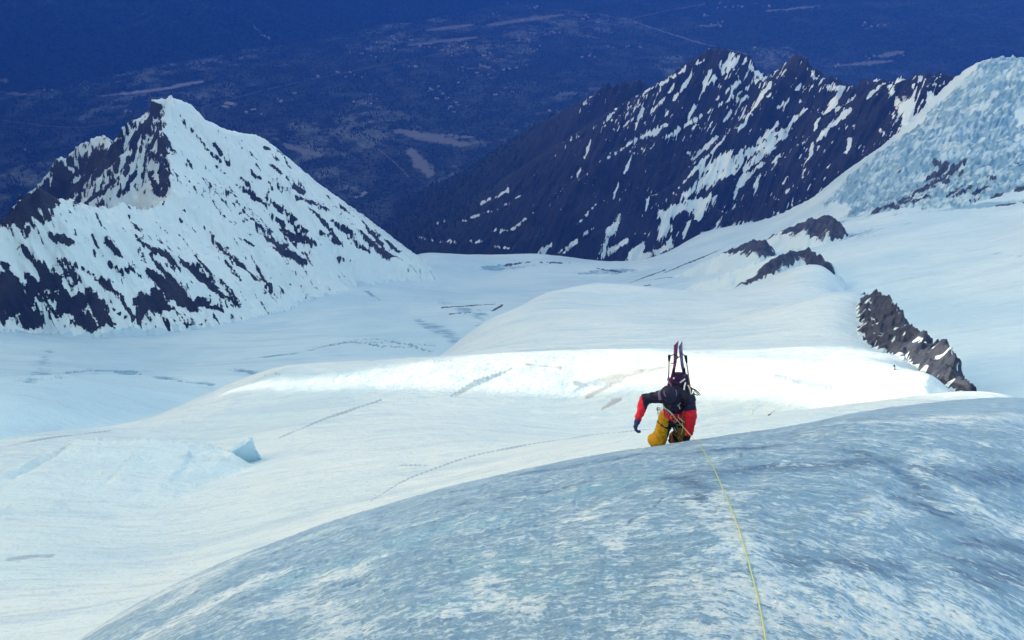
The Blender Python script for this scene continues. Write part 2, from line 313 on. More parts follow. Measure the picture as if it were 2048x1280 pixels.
SNOW_RIGHT = [(1465,111,1440,140,6),(1475,118,1447,147,4),(1430,112,1396,128,3),(1389,143,1346,200,3.6),(1418,143,1407,183,5),(1411,175,1378,233,3),(1396,125,1274,193,2.4),(1497,175,1411,226,2.6),(1411,226,1332,276,2.8),(1332,251,1285,276,4),(1278,276,1217,316,2.6),(1321,204,1307,219,5),(1285,219,1271,258,2.5),
 (1181,280,1170,316,2.6),(1167,330,1152,355,2.3),(1267,305,1250,345,2),(1238,359,1228,398,2),(1497,147,1432,200,2.6),(1452,272,1350,384,2.2),(1432,276,1386,315,4),(1500,301,1411,351,9),(1483,323,1375,387,11),(1425,398,1325,430,12),(1411,400,1393,434,12),(1339,423,1321,474,9),(1500,323,1468,398,3.6),(1303,387,1289,423,3),
 (1238,430,1213,480,8),(1213,481,1199,506,5),(1195,405,1152,452,2.5),(1188,455,1116,506,3),(1105,488,1070,512,5),(1253,481,1202,517,6),(1281,495,1253,524,8),(1382,438,1360,485,3),(1447,430,1422,470,3),(1066,427,1019,463,2.6),(1015,384,947,413,1.2),(1041,391,994,420,1.5),(987,420,926,441,1.2),(1015,463,980,461,2),
 (832,474,918,486,1.8),(940,482,965,484,1.4),(990,492,1026,497,2.2),(875,445,897,441,1.8),(1123,513,1231,528,5),(1231,528,1320,505,7),(1320,505,1345,480,6),(1482,115,1523,153,2.2),(1523,156,1476,188,2.2),(1542,165,1504,219,4.5),(1501,226,1479,260,2.8),(1599,124,1644,165,2),(1650,169,1694,181,5),(1682,184,1650,229,6),(1713,191,1669,222,3.5),
 (1704,216,1663,251,5.5),(1663,248,1631,283,5.5),(1628,286,1612,327,2.6),(1609,327,1603,358,1.6),(1615,216,1571,257,4),(1590,251,1520,283,4),(1558,245,1517,283,4.5),(1571,270,1463,321,7),(1463,308,1400,340,9),(1542,295,1489,340,6),(1523,327,1473,374,6),(1473,374,1466,408,2.6),(1520,349,1507,390,1.8),(1764,169,1729,200,2),(1777,172,1808,232,4),
 (1827,169,1821,245,2.8),(1811,184,1815,257,6),(1748,162,1843,156,2.2),(1697,276,1694,308,4),(1852,184,1871,206,2.4),(1240,210,1215,240,2),(1260,240,1245,255,3),(1350,165,1330,195,2.5),(1500,190,1455,215,2.5),(1600,170,1585,185,2.2),(1580,200,1555,215,2),(1560,310,1540,330,2),(1640,290,1635,300,2),(1575,350,1568,365,1.5),(1640,235,1628,262,2),(1460,225,1450,240,3),(1380,480,1345,510,2.5),(1160,480,1120,512,2),(1225,490,1190,520,4),(1480,160,1465,185,2),(1435,150,1425,165,4)]
ROCK_GLACIER = [(1752,420,1800,402,1850,376,1900,346,1930,316,8),(1950,385,1975,372,5),(1985,395,2005,385,4),(2030,380,2048,372,4),(1905,392,1940,375,5),(1868,320,1925,340,6),(1856,352,1919,327,8),(1870,345,1890,365,8),(1799,406,1856,390,7),(1748,422,1796,409,3),(1894,390,1925,371,4),(1975,352,1992,357,3),(1800,340,1830,330,2),(1990,410,2048,405,1.6),(1940,400,1960,398,2),(2030,325,2048,330,3),(1260,565,1330,540,1.3),(1300,560,1370,550,2),(1265,575,1300,570,2.2),(1330,545,1440,500,1),(1195,537,1250,543,2),(1010,530,1060,524,1.2),(1080,525,1140,526,1.5),(885,615,990,608,1.5),(985,622,1005,610,3),(900,628,940,624,1.4),(695,747,752,737,2.2)]
CRACKS = [(490,717,600,705,650,690,700,683,800,684,870,690,1.5),(660,690,720,676,780,680,840,694,1.6),(700,683,760,690,820,694,870,702,1.8),(0,752,120,745,200,738,260,742,330,755,420,768,1.3),(240,740,310,742,1.6),(540,745,560,750,1.5),(0,765,90,758,180,748,1.0),(1195,765,1240,775,1),(530,745,470,735,1)]
EDGE = [(740,1000,800,965,870,935,960,908,1060,888,1180,870,1310,857,1.8),(0,1120,60,1112,120,1112,1.2),(860,930,800,930,1),(0,895,60,882,140,870,220,862,0.9),(900,790,950,765,1010,745,2.2),(560,875,640,840,760,800,.8),(1150,780,1200,760,3),(1550,752,1600,762,1660,775,1.8),(1500,880,1560,860,1)]
def slope_down(X, Y, Z):
    gr = np.gradient(Z, axis=0)/np.gradient(rows)[:, None]; ga = np.gradient(Z, axis=1)/(RR*np.gradient(az)[None])
    return gr, ga, np.hypot(gr, ga)
GR, GA, STEEP = slope_down(TX, TY, TZ)
def streak(fx, fy, L_, W_, s, octs=4):
    n = math.hypot(fx, fy); fx /= n; fy /= n
    return fbm((TX*fx+TY*fy)/L_ + fbm(TX/80, TY/80, 2, s+50)*.5, (-TX*fy+TY*fx)/W_ + fbm(TX/50, TY/50, 2, s+60)*.35, octs, s, 0.6)
mL, mR, mG, mH, mV = TK == 2, TK == 3, TK == 1, TK == 0, (TK == 4) | (TK == 5)
rock = np.full(TX.shape, -1.0, np.float32)
fine = fbm(TX/9, TY/9, 3, 71, .6)
# left mountain: fall line of its right face runs away to lower right, of its front face towards the viewer
sl = streak(.55, -.6, 85, 6.5, 73); sl2 = streak(.1, -1, 55, 9, 75)
backside = (strokes([(300,240,180,330,60),(300,330,110,390,60),(90,380,0,440,50)], mL, TX, TY, TZ) > 0)
wob = fbm(TX/22, TY/22, 3, 78)*9
fl = strokes(ROCK_LEFT, mL, TX+wob, TY-wob*.6, TZ, wmul=1.1, wmin=3.0)
fs = strokes(SNOW_LEFT, mL, TX, TY, TZ, wmin=3.4)
sl3 = streak(.5, -.75, 40, 4.5, 77, 3)
bigL = fbm(TX/150, TY/150, 3, 72); bigR = fbm(TX/190, TY/190, 3, 82)
rL = np.maximum(fl, -.72)*0.85 - 0.04 + bigL*.75 + (sl*.85+fine*.6+sl3*.6) + np.clip(STEEP-.95, -.5, .6)*.75
rL = np.where(backside, rL+.45, rL)
rL = np.maximum(rL, np.where(fl < -.5, -1, -1)) - np.clip(fs+.25, 0, 1)*1.7
farside = (TY > 2050+TX*.3) & (fl < -.5) & (TZ < -900)
rL = np.where(farside, .6+sl2, rL)
rock = np.where(mL, rL, rock)
sr = streak(-.45, -.75, 110, 7.5, 83); sr2 = fbm(TX/16, TY/16, 3, 85, .6)
wob = fbm(TX/30, TY/30, 3, 79)*14
fr = strokes(SNOW_RIGHT, mR | mV, TX+wob, TY+wob*.6, TZ, wmul=1.25, wmin=3.6)
hgt = sstep(-1850, -1000, TZ)
sr3 = streak(-.5, -.7, 34, 5, 84, 3)
rR = .48 + bigR*.8 + np.clip(STEEP-.95, -.55, .6)*.9*(.35+.65*hgt) - np.clip(fr+.35, -.35, 1)*1.15 - np.clip(sr-.05, 0, 1)*2.2*hgt - np.clip(sr3-.05, 0, 1)*2.3*hgt + fine*.6 + sr2*.35 + (1-hgt)*.35*(fr < -.3)
rock = np.where(mR | mV, rR, rock)
fg = strokes(ROCK_GLACIER, mG, TX, TY, TZ, wmul=1.5, wmin=3.5, rf=2.5); fi = ICEFALL(TX, TY); fib = fbm(TX/60, TY/60, 4, 106, .6)
rG = fg*.9-.02+fine*1.2+sr2*.6 + fi*np.clip(fbm(TX/14, TY/20, 4, 87, .65)*1.6-.75, -.3, .6)
rock = np.where(mG, rG, rock)
wob = fbm(TX/25, TY/25, 3, 101)*8
crack_shade = np.maximum(strokes(CRACKS, mG | mH, TX+wob, TY+wob, TZ, wmin=4.2, rf=4), strokes(EDGE, mH | mG, TX+wob*.2, TY-wob*.2, TZ, wmin=5.5, rf=4.2)*.8)
crack_shade = np.clip(crack_shade*1.9, -1, 1.15) - .15 + .4*fbm(TX/13, TY/13, 3, 103)
ifn = fbm(TX/20+wob/9, TY/34, 4, 105, .62, ridged=True); ifn2 = fbm(TX/70, TY/70, 3, 107)
crack_shade = np.where(mG & (fi > 0), np.maximum(crack_shade, (ifn*1.3+ifn2*1.0+fine*.8)-.10), crack_shade)  # icefall: cracks, plus bluish shadows put into the colour
# bands of small crevasses across the glacier
band_c = fbm((TX*.9+TY*.3)/120, (TY-.3*TX)/14, 3, 109, .6, ridged=True)+fbm(TX/150, TY/150, 3, 110)*1.2
where_c = strokes([(880,600,985,640,22),(840,640,930,680,18),(100,700,60,760,14),(240,745,420,765,14),(460,740,640,745,12),(180,660,420,640,10),(480,620,600,600,10),(960,535,1120,530,7),(1160,545,1330,540,9),(1700,470,1800,450,24),(1660,440,1760,420,16),(1960,500,2040,510,8),(1700,440,2048,400,6),(560,560,700,545,8),(700,560,760,600,5)], mG, TX, TY, TZ, rf=3)
crack_shade = np.where(mG, np.maximum(crack_shade, np.where(where_c > -.3, band_c*.8-.35+where_c*.35, -1)), crack_shade)
crack_shade = np.maximum(crack_shade, -1)
rock_o = .75+fine*.5 - np.clip(fbm(TX/6, TY/6, 3, 91)*2.6+.05, 0, 1)*1.1
for kk_, poly, wid in ((8, RIDGE_B, 15), (7, KNOB, 34), (9, SMALL_B, 26)):
    dist = -ridge_field(TX, TY, poly*[1, 1, 0], 1, 1); near_side = ridge_field(TX, TY, poly*[1, 1, 0], 1, 1e3) > -1e3
    rock_o = np.where(TK == kk_, .9-dist/wid+fbm(TX/11, TY/11, 3, 93)*.9, rock_o)
rock = np.where(TK >= 6, rock_o, rock)
# open ground in the valley: fields, river flats, pistes, clearings
CLEAR = [(200,192,300,182,400,165,10),(350,172,405,163,12),(0,186,75,190,5),(75,190,120,197,2),(0,160,25,162,6),(505,50,522,66,2.2),(522,66,542,80,3.5),(1250,37,1330,64,1400,86,1495,108,4),(1690,130,1780,122,7),(1760,112,1800,104,7),(1640,133,1700,130,3),(1730,58,1755,50,2),(1400,52,1440,50,5),(1530,22,1640,12,4),(700,400,728,388,7),(728,385,738,382,5),(682,388,692,386,4),(930,138,1000,130,5),(960,128,990,142,4),(655,255,760,300,820,360,1.3),(655,255,690,300,1.0),(560,275,655,258,1.3),(680,325,730,320,1.0),(800,262,930,290,24),(820,300,860,350,18),(570,290,640,310,13),(880,270,950,275,9),(1110,225,1160,205,6),(860,60,940,50,14),(980,50,1120,30,16),(820,90,950,75,12),(900,205,940,215,4)]
dirt = strokes([(1150,765,1290,750,16),(1180,790,1240,765,14),(900,795,950,768,8),(940,768,1010,745,7),(1040,735,1120,738,6),(1550,752,1670,778,4),(1290,748,1330,742,8),(1200,820,1240,800,8)], mH, TX+wob, TY+wob, TZ, rf=2)
blue_ice = np.where(mG, np.clip(fi*.75+fib*.5*fi, 0, 1), 0)
clear = strokes(CLEAR, mV, TX+fbm(TX/60, TY/60, 3, 97)*35, TY+fbm(TX/60, TY/60, 3, 98)*35, TZ) + np.where(mV, fbm(TX/45, TY/45, 3, 99)*.5, 0)
haze_n = fbm(TX/220, TY/220, 4, 95, .6)
# ------------------------------------------------------------------ materials
class NT:
    def __init__(s, name):
        s.m = bpy.data.materials.new(name); s.m.use_nodes = True; s.t = s.m.node_tree; s.t.nodes.clear()
        s.out = s.n('ShaderNodeOutputMaterial')
    def n(s, typ, **kw):
        nd = s.t.nodes.new(typ)
        for k, v in kw.items(): setattr(nd, k, v)
        return nd
    def put(s, sock, v):
        if hasattr(v, 'is_output') or isinstance(v, bpy.types.NodeSocket): s.t.links.new(v, sock)
        else: sock.default_value = v
    def attr(s, name): return s.n('ShaderNodeAttribute', attribute_name=name)
    def math(s, op, a, b=None, c=None, clamp=False):
        nd = s.n('ShaderNodeMath', operation=op, use_clamp=clamp)
        s.put(nd.inputs[0], a)
        if b is not None: s.put(nd.inputs[1], b)
        if c is not None: s.put(nd.inputs[2], c)
        return nd.outputs[0]
    def mix(s, f, a, b):
        nd = s.n('ShaderNodeMix', data_type='RGBA'); s.put(nd.inputs[0], f); s.put(nd.inputs[6], a); s.put(nd.inputs[7], b); return nd.outputs[2]
    def step(s, v, lo, hi):
        nd = s.n('ShaderNodeMapRange', interpolation_type='SMOOTHSTEP'); s.put(nd.inputs[0], v)
        nd.inputs[1].default_value = lo; nd.inputs[2].default_value = hi; return nd.outputs[0]
    def pos(s): return s.n('ShaderNodeNewGeometry').outputs['Position']
    def noise(s, vec, scale, detail=4, rough=.55, dist=0.0, stretch=None, out=0):
        if stretch is not None:
            mp = s.n('ShaderNodeMapping'); s.put(mp.inputs[0], vec); mp.inputs[3].default_value = stretch
            if len(stretch) == 3: vec = mp.outputs[0]
        nd = s.n('ShaderNodeTexNoise'); s.put(nd.inputs['Vector'], vec)
        nd.inputs['Scale'].default_value = scale; nd.inputs['Detail'].default_value = detail; nd.inputs['Roughness'].default_value = rough; nd.inputs['Distortion'].default_value = dist
        return nd.outputs[out]
    def bump(s, h, strength=.5, dist=1.0, normal=None):
        nd = s.n('ShaderNodeBump'); nd.inputs['Strength'].default_value = strength; nd.inputs['Distance'].default_value = dist
        s.put(nd.inputs['Height'], h)
        if normal is not None: s.put(nd.inputs['Normal'], normal)
        return nd.outputs[0]
    def bsdf(s, color, rough=.6, normal=None, spec=.3, metallic=0.0, **kw):
        nd = s.n('ShaderNodeBsdfPrincipled'); s.put(nd.inputs['Base Color'], color); s.put(nd.inputs['Roughness'], rough)
        s.put(nd.inputs['Specular IOR Level'], spec); s.put(nd.inputs['Metallic'], metallic)
        if normal is not None: s.put(nd.inputs['Normal'], normal)
        for k, v in kw.items(): s.put(nd.inputs[k], v)
        s.t.links.new(nd.outputs[0], s.out.inputs[0]); return nd
def C4(r, g, b): return (r, g, b, 1.0)
SNOW, SNOW2 = C4(.75, .90, .90), C4(.58, .77, .83)
def mountain_mat(name, rock_a, rock_b, scale, treeline=None):
    t = NT(name); p = t.pos(); r = t.attr('rock').outputs['Fac']
    n1 = t.noise(p, scale*1.6, 7, .68); n2 = t.noise(p, scale*7, 4, .6)
    f = t.math('ADD', r, t.math('MULTIPLY', t.math('SUBTRACT', n1, .5), .9)); f = t.math('ADD', f, t.math('MULTIPLY', t.math('SUBTRACT', n2, .5), 1.1))
    m = t.step(f, -.05, .05)
    rc = t.mix(t.step(t.noise(p, scale*.25, 5, .6), .35, .65), rock_a, rock_b)
    rc = t.mix(t.math('MULTIPLY', t.step(n2, .45, .7), .5), rc, C4(.03, .03, .035))
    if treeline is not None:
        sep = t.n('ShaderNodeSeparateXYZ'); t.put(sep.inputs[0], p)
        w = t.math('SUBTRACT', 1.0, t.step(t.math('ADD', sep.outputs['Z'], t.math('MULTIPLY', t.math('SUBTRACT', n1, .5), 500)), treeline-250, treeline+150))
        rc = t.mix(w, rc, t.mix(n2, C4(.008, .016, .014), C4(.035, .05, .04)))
    sn = t.mix(t.step(t.noise(p, scale*.12, 4, .5), .4, .62), C4(.86, .97, .93), C4(.80, .94, .92))
    c = t.mix(m, sn, rc)
    hh = t.math('MULTIPLY', n1, t.math('ADD', .2, t.math('MULTIPLY', m, .8))); h2 = t.math('MULTIPLY', n2, t.math('ADD', .15, t.math('MULTIPLY', m, .85)))
    t.bsdf(c, .75, t.bump(hh, 1.0, 9.0, t.bump(h2, .8, 2.5)), .2); return t.m
def snow_mat(name, a, b, s1, crack_shade_col=C4(.34, .48, .56), dirty=None):
    t = NT(name); p = t.pos()
    r = t.attr('rock').outputs['Fac']; k = t.attr('crack_shade').outputs['Fac']
    n0 = t.noise(p, s1, 5, .55); n1 = t.noise(p, s1*7, 5, .6); n2 = t.noise(p, .9, 4, .6)
    st = t.noise(p, s1*2.5, 5, .6, .6, stretch=(.35, 1.6, 1.0))
    c = t.mix(t.step(n0, .38, .66), a, b)
    st2 = t.noise(p, s1*11, 5, .65, .8, stretch=(.4, 1.5, 1.0))
    c = t.mix(t.math('MULTIPLY', t.step(t.math('ADD', t.attr('blue_ice').outputs['Fac'], t.math('MULTIPLY', t.math('SUBTRACT', n1, .5), 1.4)), .2, 1.0), .85), c, C4(.48, .71, .79))
    c = t.mix(t.math('MULTIPLY', t.step(st, .50, .68), .5), c, C4(.50, .68, .76)); c = t.mix(t.math('MULTIPLY', t.step(st2, .52, .68), .4), c, C4(.48, .64, .74))
    c = t.mix(t.math('MULTIPLY', t.step(t.math('ADD', t.attr('dirt').outputs['Fac'], t.math('MULTIPLY', t.math('SUBTRACT', n1, .5), 2.5)), .0, .8), .7), c, C4(.34, .35, .34))
    c = t.mix(t.math('MULTIPLY', t.step(n1, .60, .74), .22), c, C4(.55, .66, .74))
    kk = t.math('ADD', k, t.math('MULTIPLY', t.math('SUBTRACT', n1, .5), 1.6))
    c = t.mix(t.math('MULTIPLY', t.step(kk, .05, .75), .8), c, crack_shade_col)
    f = t.math('ADD', r, t.math('MULTIPLY', t.math('SUBTRACT', n1, .5), 1.2))
    rc = t.mix(n1, C4(.022, .036, .062), C4(.065, .085, .12))
    c = t.mix(t.step(f, -.05, .12), c, rc)
    h = t.math('ADD', t.math('MULTIPLY', n1, 1.0), t.math('MULTIPLY', n2, .12)); h = t.math('ADD', h, t.math('MULTIPLY', st, 1.6)); h = t.math('ADD', h, t.math('MULTIPLY', st2, .6))
    t.bsdf(c, .6, t.bump(h, .9, 2.6), .25); return t.m
M = {}
M['snow'] = snow_mat('snow', C4(.76, .88, .87), C4(.66, .82, .84), .012)
M['glacier'] = snow_mat('glacier', C4(.68, .86, .88), C4(.54, .76, .83), .005, C4(.16, .36, .50))
M['left'] = mountain_mat('left_mountain_rock_and_snow', C4(.026, .034, .058), C4(.062, .066, .085), .045)
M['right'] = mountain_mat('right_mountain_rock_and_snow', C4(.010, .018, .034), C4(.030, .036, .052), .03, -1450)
t = NT('outcrop_rock'); p = t.pos(); n = t.noise(p, .12, 6, .7); n2 = t.noise(p, .6, 5, .65)
c = t.mix(t.step(n, .35, .65), C4(.028, .040, .064), C4(.085, .10, .13)); c = t.mix(t.math('MULTIPLY', t.step(n2, .5, .7), .6), c, C4(.05, .05, .06))
f = t.math('ADD', t.attr('rock').outputs['Fac'], t.math('MULTIPLY', t.math('SUBTRACT', n2, .5), 1.0))
c = t.mix(t.step(f, -.05, .08), C4(.70, .86, .88), c)
t.bsdf(c, .85, t.bump(n2, .8, 1.2), .2); M['outcrop'] = t.m
t = NT('valley_ground'); p = t.pos(); k = t.attr('clear').outputs['Fac']; r = t.attr('rock').outputs['Fac']
n = t.noise(p, .004, 6, .62); n1 = t.noise(p, .03, 5, .7); n2 = t.noise(p, .0012, 4, .55)
forest = t.mix(t.step(n1, .35, .65), C4(.010, .020, .022), C4(.050, .072, .066))
field = t.mix(t.step(n1, .4, .7), C4(.13, .16, .14), C4(.34, .36, .30))
c = t.mix(t.math('MULTIPLY', t.math('MULTIPLY', t.step(n, .42, .60), t.attr('flat').outputs['Fac']), t.step(n2, .36, .54)), forest, field)
kk = t.math('ADD', k, t.math('MULTIPLY', t.math('SUBTRACT', n1, .5), 1.1))
c = t.mix(t.math('MULTIPLY', t.step(kk, -.1, .5), .85), c, t.attr('clearcol').outputs['Color'])
t.bsdf(c, .9, None, .1); M['valley'] = t.m

# ------------------------------------------------------------------ terrain objects
def tag(o, label=None, cat=None, group=None, kind=None):
    if label: o['label'] = label
    if cat: o['category'] = cat
    if group: o['group'] = group
    if kind: o['kind'] = kind
    return o
def quick_mesh(name, V, F, mat, parent=None, smooth=True, attrs=None):
    me = bpy.data.meshes.new(name); V = np.asarray(V, np.float32); F = np.asarray(F, np.int32); nf, ns = F.shape
    me.vertices.add(len(V)); me.vertices.foreach_set('co', V.ravel())
    me.loops.add(nf*ns); me.loops.foreach_set('vertex_index', F.ravel())
    me.polygons.add(nf); me.polygons.foreach_set('loop_start', np.arange(0, nf*ns, ns, dtype=np.int32)); me.polygons.foreach_set('loop_total', np.full(nf, ns, np.int32))
    if smooth: me.polygons.foreach_set('use_smooth', np.ones(nf, bool))
    me.update(calc_edges=True)
    for k, v in (attrs or {}).items():
        if v.ndim == 1: a = me.attributes.new(k, 'FLOAT', 'POINT'); a.data.foreach_set('value', v.astype(np.float32))
        else: a = me.attributes.new(k, 'FLOAT_VECTOR', 'POINT'); a.data.foreach_set('vector', v.astype(np.float32).ravel())
    if mat: me.materials.append(mat)
    o = bpy.data.objects.new(name, me); col.objects.link(o)
    if parent: o.parent = parent
    return o
nr, nc = TX.shape
ii = (np.arange(nr-1)[:, None]*nc + np.arange(nc-1)[None]).ravel()
quads = np.stack([ii, ii+1, ii+nc+1, ii+nc], 1)
kv = TK.ravel(); fk = kv[quads[:, 0]]
def cut(name, comps, mat, attrs):
    q = quads[np.isin(fk, comps)]; used = np.unique(q); mp = np.zeros(nr*nc, np.int32); mp[used] = np.arange(len(used))
    V = np.stack([TX.ravel()[used], TY.ravel()[used], TZ.ravel()[used]], 1)
    return quick_mesh(name, V, mp[q], mat, attrs={k: (v.reshape(nr*nc, -1)[used].squeeze() if v.ndim == 3 else v.ravel()[used]) for k, v in attrs.items()})
TZ -= (np.clip(crack_shade, 0, 1)*np.where(mH, .12, 3.0)).astype(TZ.dtype)*(TK <= 1)
A = {'rock': rock, 'crack_shade': crack_shade, 'dirt': dirt, 'blue_ice': blue_ice}
tag(cut('snow_slope', [0], M['snow'], A), 'smooth snow slope below the ice edge rising to a rounded dome', kind='structure')
tag(cut('glacier', [1], M['glacier'], A), 'pale blue glacier basin with crevasses and the icefall at its right', kind='structure')
tag(cut('mountain', [2], M['left'], A), 'pointed snowy peak with dark rock streaks at the left', kind='structure')
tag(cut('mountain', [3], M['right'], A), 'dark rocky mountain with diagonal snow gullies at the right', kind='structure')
flatv = sstep(.5, .12, STEEP)
cc = np.zeros(TX.shape+(3,), np.float32); cc[...] = (.30, .30, .27); whit = sstep(.3, -.1, rock)*(TZ > -2600)
pale = strokes([(700,400,728,388,9),(728,385,738,382,7),(682,388,692,386,6),(505,50,542,80,6),(240,188,405,163,16)], mV, TX, TY, TZ) > 0
cc[pale] = (.50, .50, .48)
tag(cut('valley_floor', [4], M['valley'], {'rock': rock, 'clear': clear, 'flat': flatv, 'clearcol': cc}), kind='structure')
tag(cut('valley_hillside', [5], M['valley'], {'rock': rock, 'clear': clear, 'flat': flatv*.3, 'clearcol': cc}), kind='structure')
tag(cut('rock_rib', [6], M['outcrop'], A), 'long grey rock rib curving down to the sunlit snow, right of the climber', 'rock')
tag(cut('rock_outcrop', [7], M['outcrop'], A), 'rounded dark rock island on the glacier under the big rocky mountain', 'rock')
tag(cut('rock_ridge', [8], M['outcrop'], A), 'broken dark rock ridge trailing down left over the snow dome crest', 'rock')
tag(cut('rock_outcrop', [9], M['outcrop'], A), 'small dark rock patch on snow, left of the rounded rock island', 'rock')
# ------------------------------------------------------------------ foreground ice slope
_e = [(60,1320,8),(150,1275,8.3),(250,1212,8.6),(400,1136,9),(560,1074,9.5),(740,1013,9.9),(870,975,10.1),(1000,945,10.3),(1150,912,10.5),(1300,888,10.7),(1420,870,10.9),(1560,851,12),(1650,833,13.5),(1740,815,15.5),(1850,802,18),(1960,792,21),(2060,789,24)]
_ea, _et, _er = [], [], []
for px, py, r in _e:
    x, y, z = ray(px, py); _ea.append(math.atan2(x, y)); _et.append(z/math.hypot(x, y)); _er.append(r)
_ea = [math.radians(-100)]+_ea+[math.radians(100)]; _et = [_et[0]-.45]+_et+[_et[-1]+.1]; _er = [6.5]+_er+[30]
def _smooth(vals):
    xs = np.linspace(_ea[0], _ea[-1], 600); v = np.interp(xs, _ea, vals); k = np.hanning(17); k /= k.sum()
    return xs, np.convolve(np.pad(v, 8, 'edge'), k, 'valid')
_sx, _st = _smooth(_et); _, _sr = _smooth(_er)
def ice_base(X, Y):
    a = np.arctan2(X, Y); r = np.hypot(X, Y); ts = np.interp(a, _sx, _st); rs = np.interp(a, _sx, _sr)
    return ts*r - 2.4*((r-rs)/rs)**2, a, r, rs
def ice_z(X, Y):
    z, a, r, rs = ice_base(X, Y); A_ = a*7
    am = np.clip(r/6, .35, 1.6)
    n = fbm(A_*1.0+fbm(X/2, Y/2, 2, 1)*.5, r*.75+fbm(X/2.5, Y/2.5, 3, 2)*.5, 5, 111, .55)
    n2 = fbm(A_*2.2, r*9.0+fbm(X*1.2, Y*1.2, 2, 4)*1.2, 4, 113, .6, ridged=True)
    n3 = fbm(X*9, Y*9, 3, 117, .6)
    edge = sstep(0, .5, np.abs(r-rs)/rs)*.75+.25
    return z + (n*.11*edge + n2*.028*(.5+.5*edge) + n3*.012)*am - .10*sstep(.5, .0, np.abs(r-rs)/rs)
def make_ice():
    aa = np.radians(np.concatenate([np.linspace(-100, -46, 60)[:-1], np.linspace(-46, 42, 900), np.linspace(42, 100, 60)[1:]])); rr = np.concatenate([np.exp(np.linspace(math.log(.12), math.log(.7), 20))[:-1], np.exp(np.linspace(math.log(.7), math.log(12), 430)), np.linspace(12, 46, 90)[1:]])
    R_, A_ = np.meshgrid(rr, aa, indexing='ij'); X, Y = R_*np.sin(A_), R_*np.cos(A_); Z = ice_z(X, Y)
    def onice(px, py):
        x, y, z = ray(px, py); h = math.hypot(x, y); x /= h; y /= h; t = z/h
        rs = np.linspace(.8, 14, 400); d = ice_base(x*rs, y*rs)[0]-t*rs; i = int(np.argmax(d >= -1e-3)) if (d >= -1e-3).any() else int(np.argmax(d)); return np.array([x*rs[i], y*rs[i]])
    def blobs(lst):
        o = np.zeros(X.shape); wb = fbm(X*1.3, Y*1.3, 4, 141, .6)*.28; wb2 = fbm(X*1.3, Y*1.3, 4, 142, .6)*.28
        for s in lst:
            p = [onice(s[i], s[i+1]) for i in range(0, len(s)-1, 2)]; w = s[-1]
            for a, b in zip(p[:-1], p[1:]):
                W = max(w/FPX*np.hypot(*(a+b)/2)*1.45, .02)*1.25; d = b-a; t = np.clip(((X-a[0])*d[0]+(Y-a[1])*d[1])/(d@d+1e-9), 0, 1)
                q = (X+wb-a[0]-t*d[0])**2+(Y+wb2-a[1]-t*d[1])**2; o = np.maximum(o, np.exp(-q/(W*W)))
        return o
    snowy = blobs([(80,1290,300,1195,480,1120,640,1062,32),(330,1260,520,1160,50),(500,1230,760,1110,34),(1500,1130,1510,1280,70),(1440,1000,1480,1100,40),(1740,1190,1900,1230,70),(1930,1025,2060,1060,38),(1640,1260,1800,1270,40),(1215,1060,1240,1130,16),(1230,1090,1190,1250,14),(1300,1250,1400,1200,40),(1380,1160,1420,1240,40),
      (300,1190,120,1290,60),(480,1110,350,1200,25),(1740,850,2060,840,26),(1880,900,1860,960,15),(1870,960,1950,1010,12),(1600,930,1660,920,12),(980,1100,970,1180,14),(600,1200,700,1260,40),(1000,1200,1060,1220,30),(900,1240,980,1210,30),(1680,1030,1800,1010,16),(1210,1010,1180,1040,16)])
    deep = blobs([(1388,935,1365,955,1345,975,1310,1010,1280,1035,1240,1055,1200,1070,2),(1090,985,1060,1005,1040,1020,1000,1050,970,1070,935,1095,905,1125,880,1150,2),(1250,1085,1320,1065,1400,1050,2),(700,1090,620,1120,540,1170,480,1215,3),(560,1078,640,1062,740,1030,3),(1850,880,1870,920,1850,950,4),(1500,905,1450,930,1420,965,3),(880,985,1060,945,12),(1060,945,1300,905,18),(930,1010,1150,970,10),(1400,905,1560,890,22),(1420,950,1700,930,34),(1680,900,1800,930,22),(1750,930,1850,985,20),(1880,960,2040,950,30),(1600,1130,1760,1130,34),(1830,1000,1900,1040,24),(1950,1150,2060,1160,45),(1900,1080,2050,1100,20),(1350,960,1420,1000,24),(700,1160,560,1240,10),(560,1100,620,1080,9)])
    turq = blobs([(950,1130,1120,1110,60),(800,1080,1000,1040,40),(850,1230,1100,1170,40),(1090,1000,1300,960,30),(500,1180,800,1100,40)])
    ij = (np.arange(len(rr)-1)[:, None]*len(aa)+np.arange(len(aa)-1)[None]).ravel(); q = np.stack([ij, ij+1, ij+len(aa)+1, ij+len(aa)], 1)
    st = np.stack([A_*7, R_+fbm(X/2, Y/2, 3, 121)*.25, R_*0], -1)
    return quick_mesh('ice_slope', np.stack([X.ravel(), Y.ravel(), Z.ravel()], 1), q, M['ice'], attrs={'snowy': snowy.ravel(), 'deep': deep.ravel(), 'turq': turq.ravel(), 'st': st.reshape(-1, 3)})
t = NT('ice'); p = t.pos(); st = t.attr('st').outputs['Vector']; sn = t.attr('snowy').outputs['Fac']; dp = t.attr('deep').outputs['Fac']; tq = t.attr('turq').outputs['Fac']
n1 = t.noise(st, 1.0, 7, .62, .5, stretch=(1.1, 6.5, 1)); n2 = t.noise(st, 1.0, 6, .68, .8, stretch=(4.5, 22, 1)); n3 = t.noise(p, 14, 5, .7); n4 = t.noise(p, .8, 4, .55)
n5 = t.noise(st, 1.0, 5, .65, .4, stretch=(14, 60, 1))
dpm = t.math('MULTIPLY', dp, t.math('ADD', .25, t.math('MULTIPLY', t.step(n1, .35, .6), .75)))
blue = t.mix(t.step(dpm, .05, .85), C4(.25, .45, .61), C4(.13, .25, .40)); blue = t.mix(t.math('MULTIPLY', t.step(tq, .05, .9), .75), blue, C4(.25, .52, .66))
